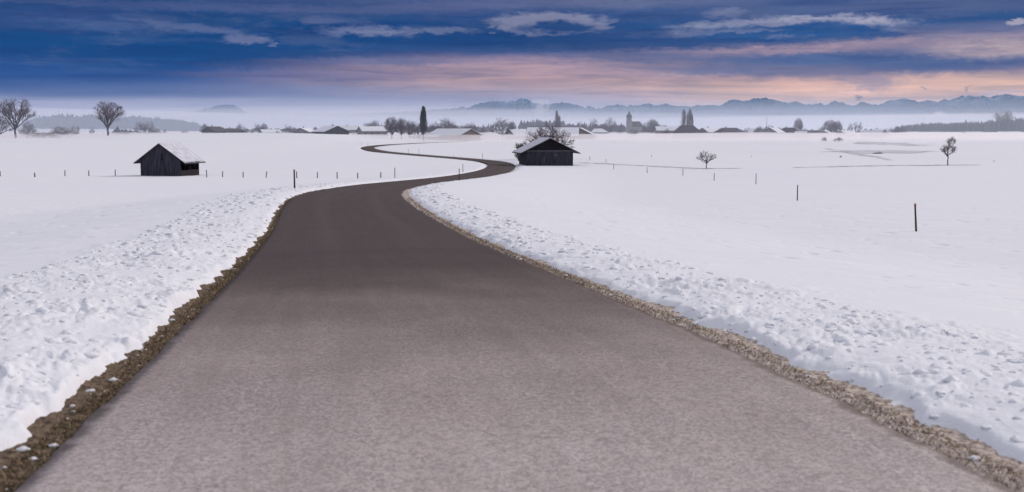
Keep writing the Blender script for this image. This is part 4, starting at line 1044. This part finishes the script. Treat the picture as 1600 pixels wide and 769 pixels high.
# ------------------------------------------------------------------ mountains
prof_m = [(-400, 190), (200, 188), (326, 176), (334, 168), (343, 165.5), (352, 163.2), (360, 162.6), (368, 164), (377, 168), (388, 178), (420, 182), (600, 176), (690, 170), (735, 166), (752, 160), (763, 158), (778, 157), (790, 159.3), (805, 156.5), (815, 153.7), (824, 155), (832, 159), (845, 162), (864, 162), (872, 160), (884, 159.6), (900, 163.5), (912, 167), (918, 165), (930, 169), (938, 168), (948, 164.5), (965, 163.2), (975, 165), (1000, 163.5), (1010, 161), (1022, 164), (1038, 161), (1050, 164.8), (1075, 165.5), (1100, 163), (1122, 165), (1130, 159.5), (1143, 154.6), (1160, 158), (1175, 154), (1187, 151.2), (1200, 155), (1210, 158), (1222, 160), (1240, 157.2), (1256, 164.5), (1264, 163.4), (1278, 160.2), (1287, 163.5), (1300, 156.8), (1312, 161), (1325, 166), (1335, 162.5), (1342, 159), (1356, 165.5), (1366, 163), (1375, 161), (1388, 155.6), (1408, 154), (1420, 158.5), (1430, 160), (1445, 155.8), (1458, 160.3), (1467, 154.8), (1478, 157), (1488, 151.8), (1497, 150), (1503, 152.6), (1508, 149.3), (1518, 152.2), (1530, 150.3), (1542, 152.2), (1555, 147.5), (1575, 148.3), (1600, 151), (1630, 148), (1670, 152), (1720, 146), (1780, 150), (1850, 147), (1950, 152), (2200, 158)]
def range_mesh(name, D0, depth, prf, xa, xb, n, label, rough, seed, scale=1.0, down=0.0):
    px = np.linspace(xa, xb, n); yt = np.interp(px, *zip(*prf)); hts = CAMZ+(204.3-yt)/F*D0*scale-down
    hts = hts*(1+.02*perlin(px*.12, px*0, seed))+(1-np.abs(perlin(px*.22, px*0, seed+1))*2)*38*rough+perlin(px*.6, px*0, seed+5)*14*rough-18*rough
    v = np.linspace(0, 1, 46); PX, VV = np.meshgrid(px, v, indexing='ij'); Hh = np.repeat(hts[:, None], 46, 1)
    Y = D0+(VV-.62)*depth; X = (PX-800)/F*D0
    shape = np.where(VV < .62, (VV/.62)**1.25, 1-((VV-.62)/.38)**1.1)
    rid = 1-np.abs(perlin(X/900, Y/1500, seed+2))*2; rid2 = 1-np.abs(perlin(X/300, Y/420, seed+3))*2
    wgt = np.clip(1-np.abs(VV-.62)*0, 0, 1)*np.where(VV < .62, np.sin(np.pi*VV/.62), .0)
    Z = Hh*shape*(1+0*VV)+wgt*Hh*(.34*(rid-.4)+.18*(rid2-.4))-20
    return fastmesh(name, np.stack([X.ravel(), Y.ravel(), Z.ravel()], 1), grid_faces(n, 46)[:, ::-1], ROCK, False)
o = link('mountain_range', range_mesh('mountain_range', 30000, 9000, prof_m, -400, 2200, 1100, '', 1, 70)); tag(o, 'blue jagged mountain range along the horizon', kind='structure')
# lower foothills in front
rsf = np.random.RandomState(9); pf = [(x_, 176+5*math.sin(x_*.013)-(4 if x_ > 1100 else 0)) for x_ in range(820, 2200, 20)]
pf = [(700, 196)]+pf
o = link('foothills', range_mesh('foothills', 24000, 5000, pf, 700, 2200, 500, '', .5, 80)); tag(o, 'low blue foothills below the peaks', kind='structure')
# ------------------------------------------------------------------ air
def vol_mat(name, color, dens, aniso=0.4):
    m = bpy.data.materials.new(name); m.use_nodes = True; t = m.node_tree; t.nodes.clear()
    v = t.nodes.new('ShaderNodeVolumePrincipled'); o = t.nodes.new('ShaderNodeOutputMaterial'); t.links.new(v.outputs[0], o.inputs['Volume'])
    v.inputs['Color'].default_value = (*color, 1); v.inputs['Density'].default_value = dens; v.inputs['Anisotropy'].default_value = aniso
    return m
def air_box(name, x0, x1, y0, y1, z0, z1, color, dens, label):
    V, Fs = [], []; box(V, Fs, x0, x1, y0, y1, z0, z1); o = link(name, mesh(name, V, Fs, vol_mat(name+'_air', color, dens, 0.0))); tag(o, label, kind='stuff'); return o
air_box('haze', -55000, 55000, -50000, 56000, -30, 1250, (.12, .45, 1.0), 4e-6, 'thin blue haze in the air')
def mist_bank(name, x0, x1, y0, y1, z0, z1, amp, sx, sy, n, color, dens, label, seed, edge=.05):
    """closed body of mist with a gently rolling top"""
    xs = np.linspace(x0, x1, n); ys = np.linspace(y0, y1, n); XX, YY = np.meshgrid(xs, ys, indexing='ij')
    e = np.minimum(np.minimum(XX-x0, x1-XX)/(x1-x0), np.minimum(YY-y0, y1-YY)/(y1-y0)); f = sm(e/edge)
    T = z1*(.25+.75*f)+amp*perlin(XX/sx, YY/sy, seed)*f+amp*.5*perlin(XX/sx*2.7, YY/sy*2.7, seed+1)*f
    top = np.stack([XX.ravel(), YY.ravel(), T.ravel()], 1); bot = np.stack([XX.ravel(), YY.ravel(), np.full(n*n, z0)], 1)
    idx = np.arange(n*n).reshape(n, n); N = n*n; sf = []
    for e in (idx[:, 0], idx[-1, :], idx[::-1, -1], idx[0, ::-1]):
        for a, b in zip(e[:-1], e[1:]): sf.append((a+N, b+N, b, a))
    Fq = grid_faces(n, n)[:, ::-1]
    o = link(name, fastmesh(name, np.vstack([top, bot]), np.vstack([Fq, Fq[:, ::-1]+N, np.array(sf)]), vol_mat(name+'_air', color, dens))); tag(o, label, kind='stuff'); return o
mist_bank('ground_mist', -1500, 1500, 520, 2400, -2, 4.2, 1.5, 90, 200, 70, (1.0, .96, .97), 1/95, 'low ground mist hugging the snow at the village', 90)
mist_bank('village_haze', -3000, 3000, 470, 3300, -2.5, 36, 6, 200, 420, 60, (.78, .86, 1.0), 1/2100, 'thin haze round the village', 96)
mist_bank('fog_bank', -22000, 22000, 3000, 23000, -3, 105, 40, 3500, 5200, 60, (.98, .96, 1.0), 1/4200, 'deep fog bank on the plain before the mountains', 92, .12)
mist_bank('upper_fog', -24000, 24000, 4500, 25000, -5, 215, 45, 4500, 6200, 40, (.90, .94, 1.0), 1/24000, 'thin upper layer of fog before the mountains', 98, .14)
mist_bank('distant_fog', -34000, 2500, 12500, 27500, -6, 420, 26, 5200, 6200, 40, (.80, .83, 1.0), 1/3800, 'pale fog lying over the far plain on the mountain free side', 99, .36)  # darker lavender colour puts the dimmer light of this side into the fog
# steam clouds low over the plain
def puff(px, yt, yb, w, d, label, seed, dens):
    rs = random.Random(seed); x, y = at_dist(px, d); zt, zb = z_of(yt, d), z_of(yb, d); W = w/F*d; b = bm_.new()
    from mathutils import Matrix
    for i in range(9):
        s = rs.uniform(.16, .34)*W; cz = zb+(zt-zb)*rs.uniform(.2, .8); cx_ = x+rs.gauss(0, .22)*W
        ss = min(s, (zt-zb)*.5); bm_.ops.create_icosphere(b, subdivisions=2, radius=1, matrix=Matrix.Translation((cx_, y+rs.gauss(0, .2)*W, min(cz, zt-ss)))@Matrix.Diagonal((s, s, ss, 1)))
    me = bpy.data.meshes.new('steam_cloud'); b.to_mesh(me); b.free(); me.materials.append(vol_mat('steam_air', (.97, .96, .98), dens))
    o = link('steam_cloud', me); tag(o, label, kind='stuff'); return o
puff(1463, 173.5, 190, 34, 6500, 'white steam cloud in front of the forest and peaks', 1, 1/90)
puff(846, 153, 184, 34, 6500, 'pale steam column before the left end of the mountains', 2, 1/220)

for m_ in list(bpy.data.meshes):
    if m_.users == 0: bpy.data.meshes.remove(m_)
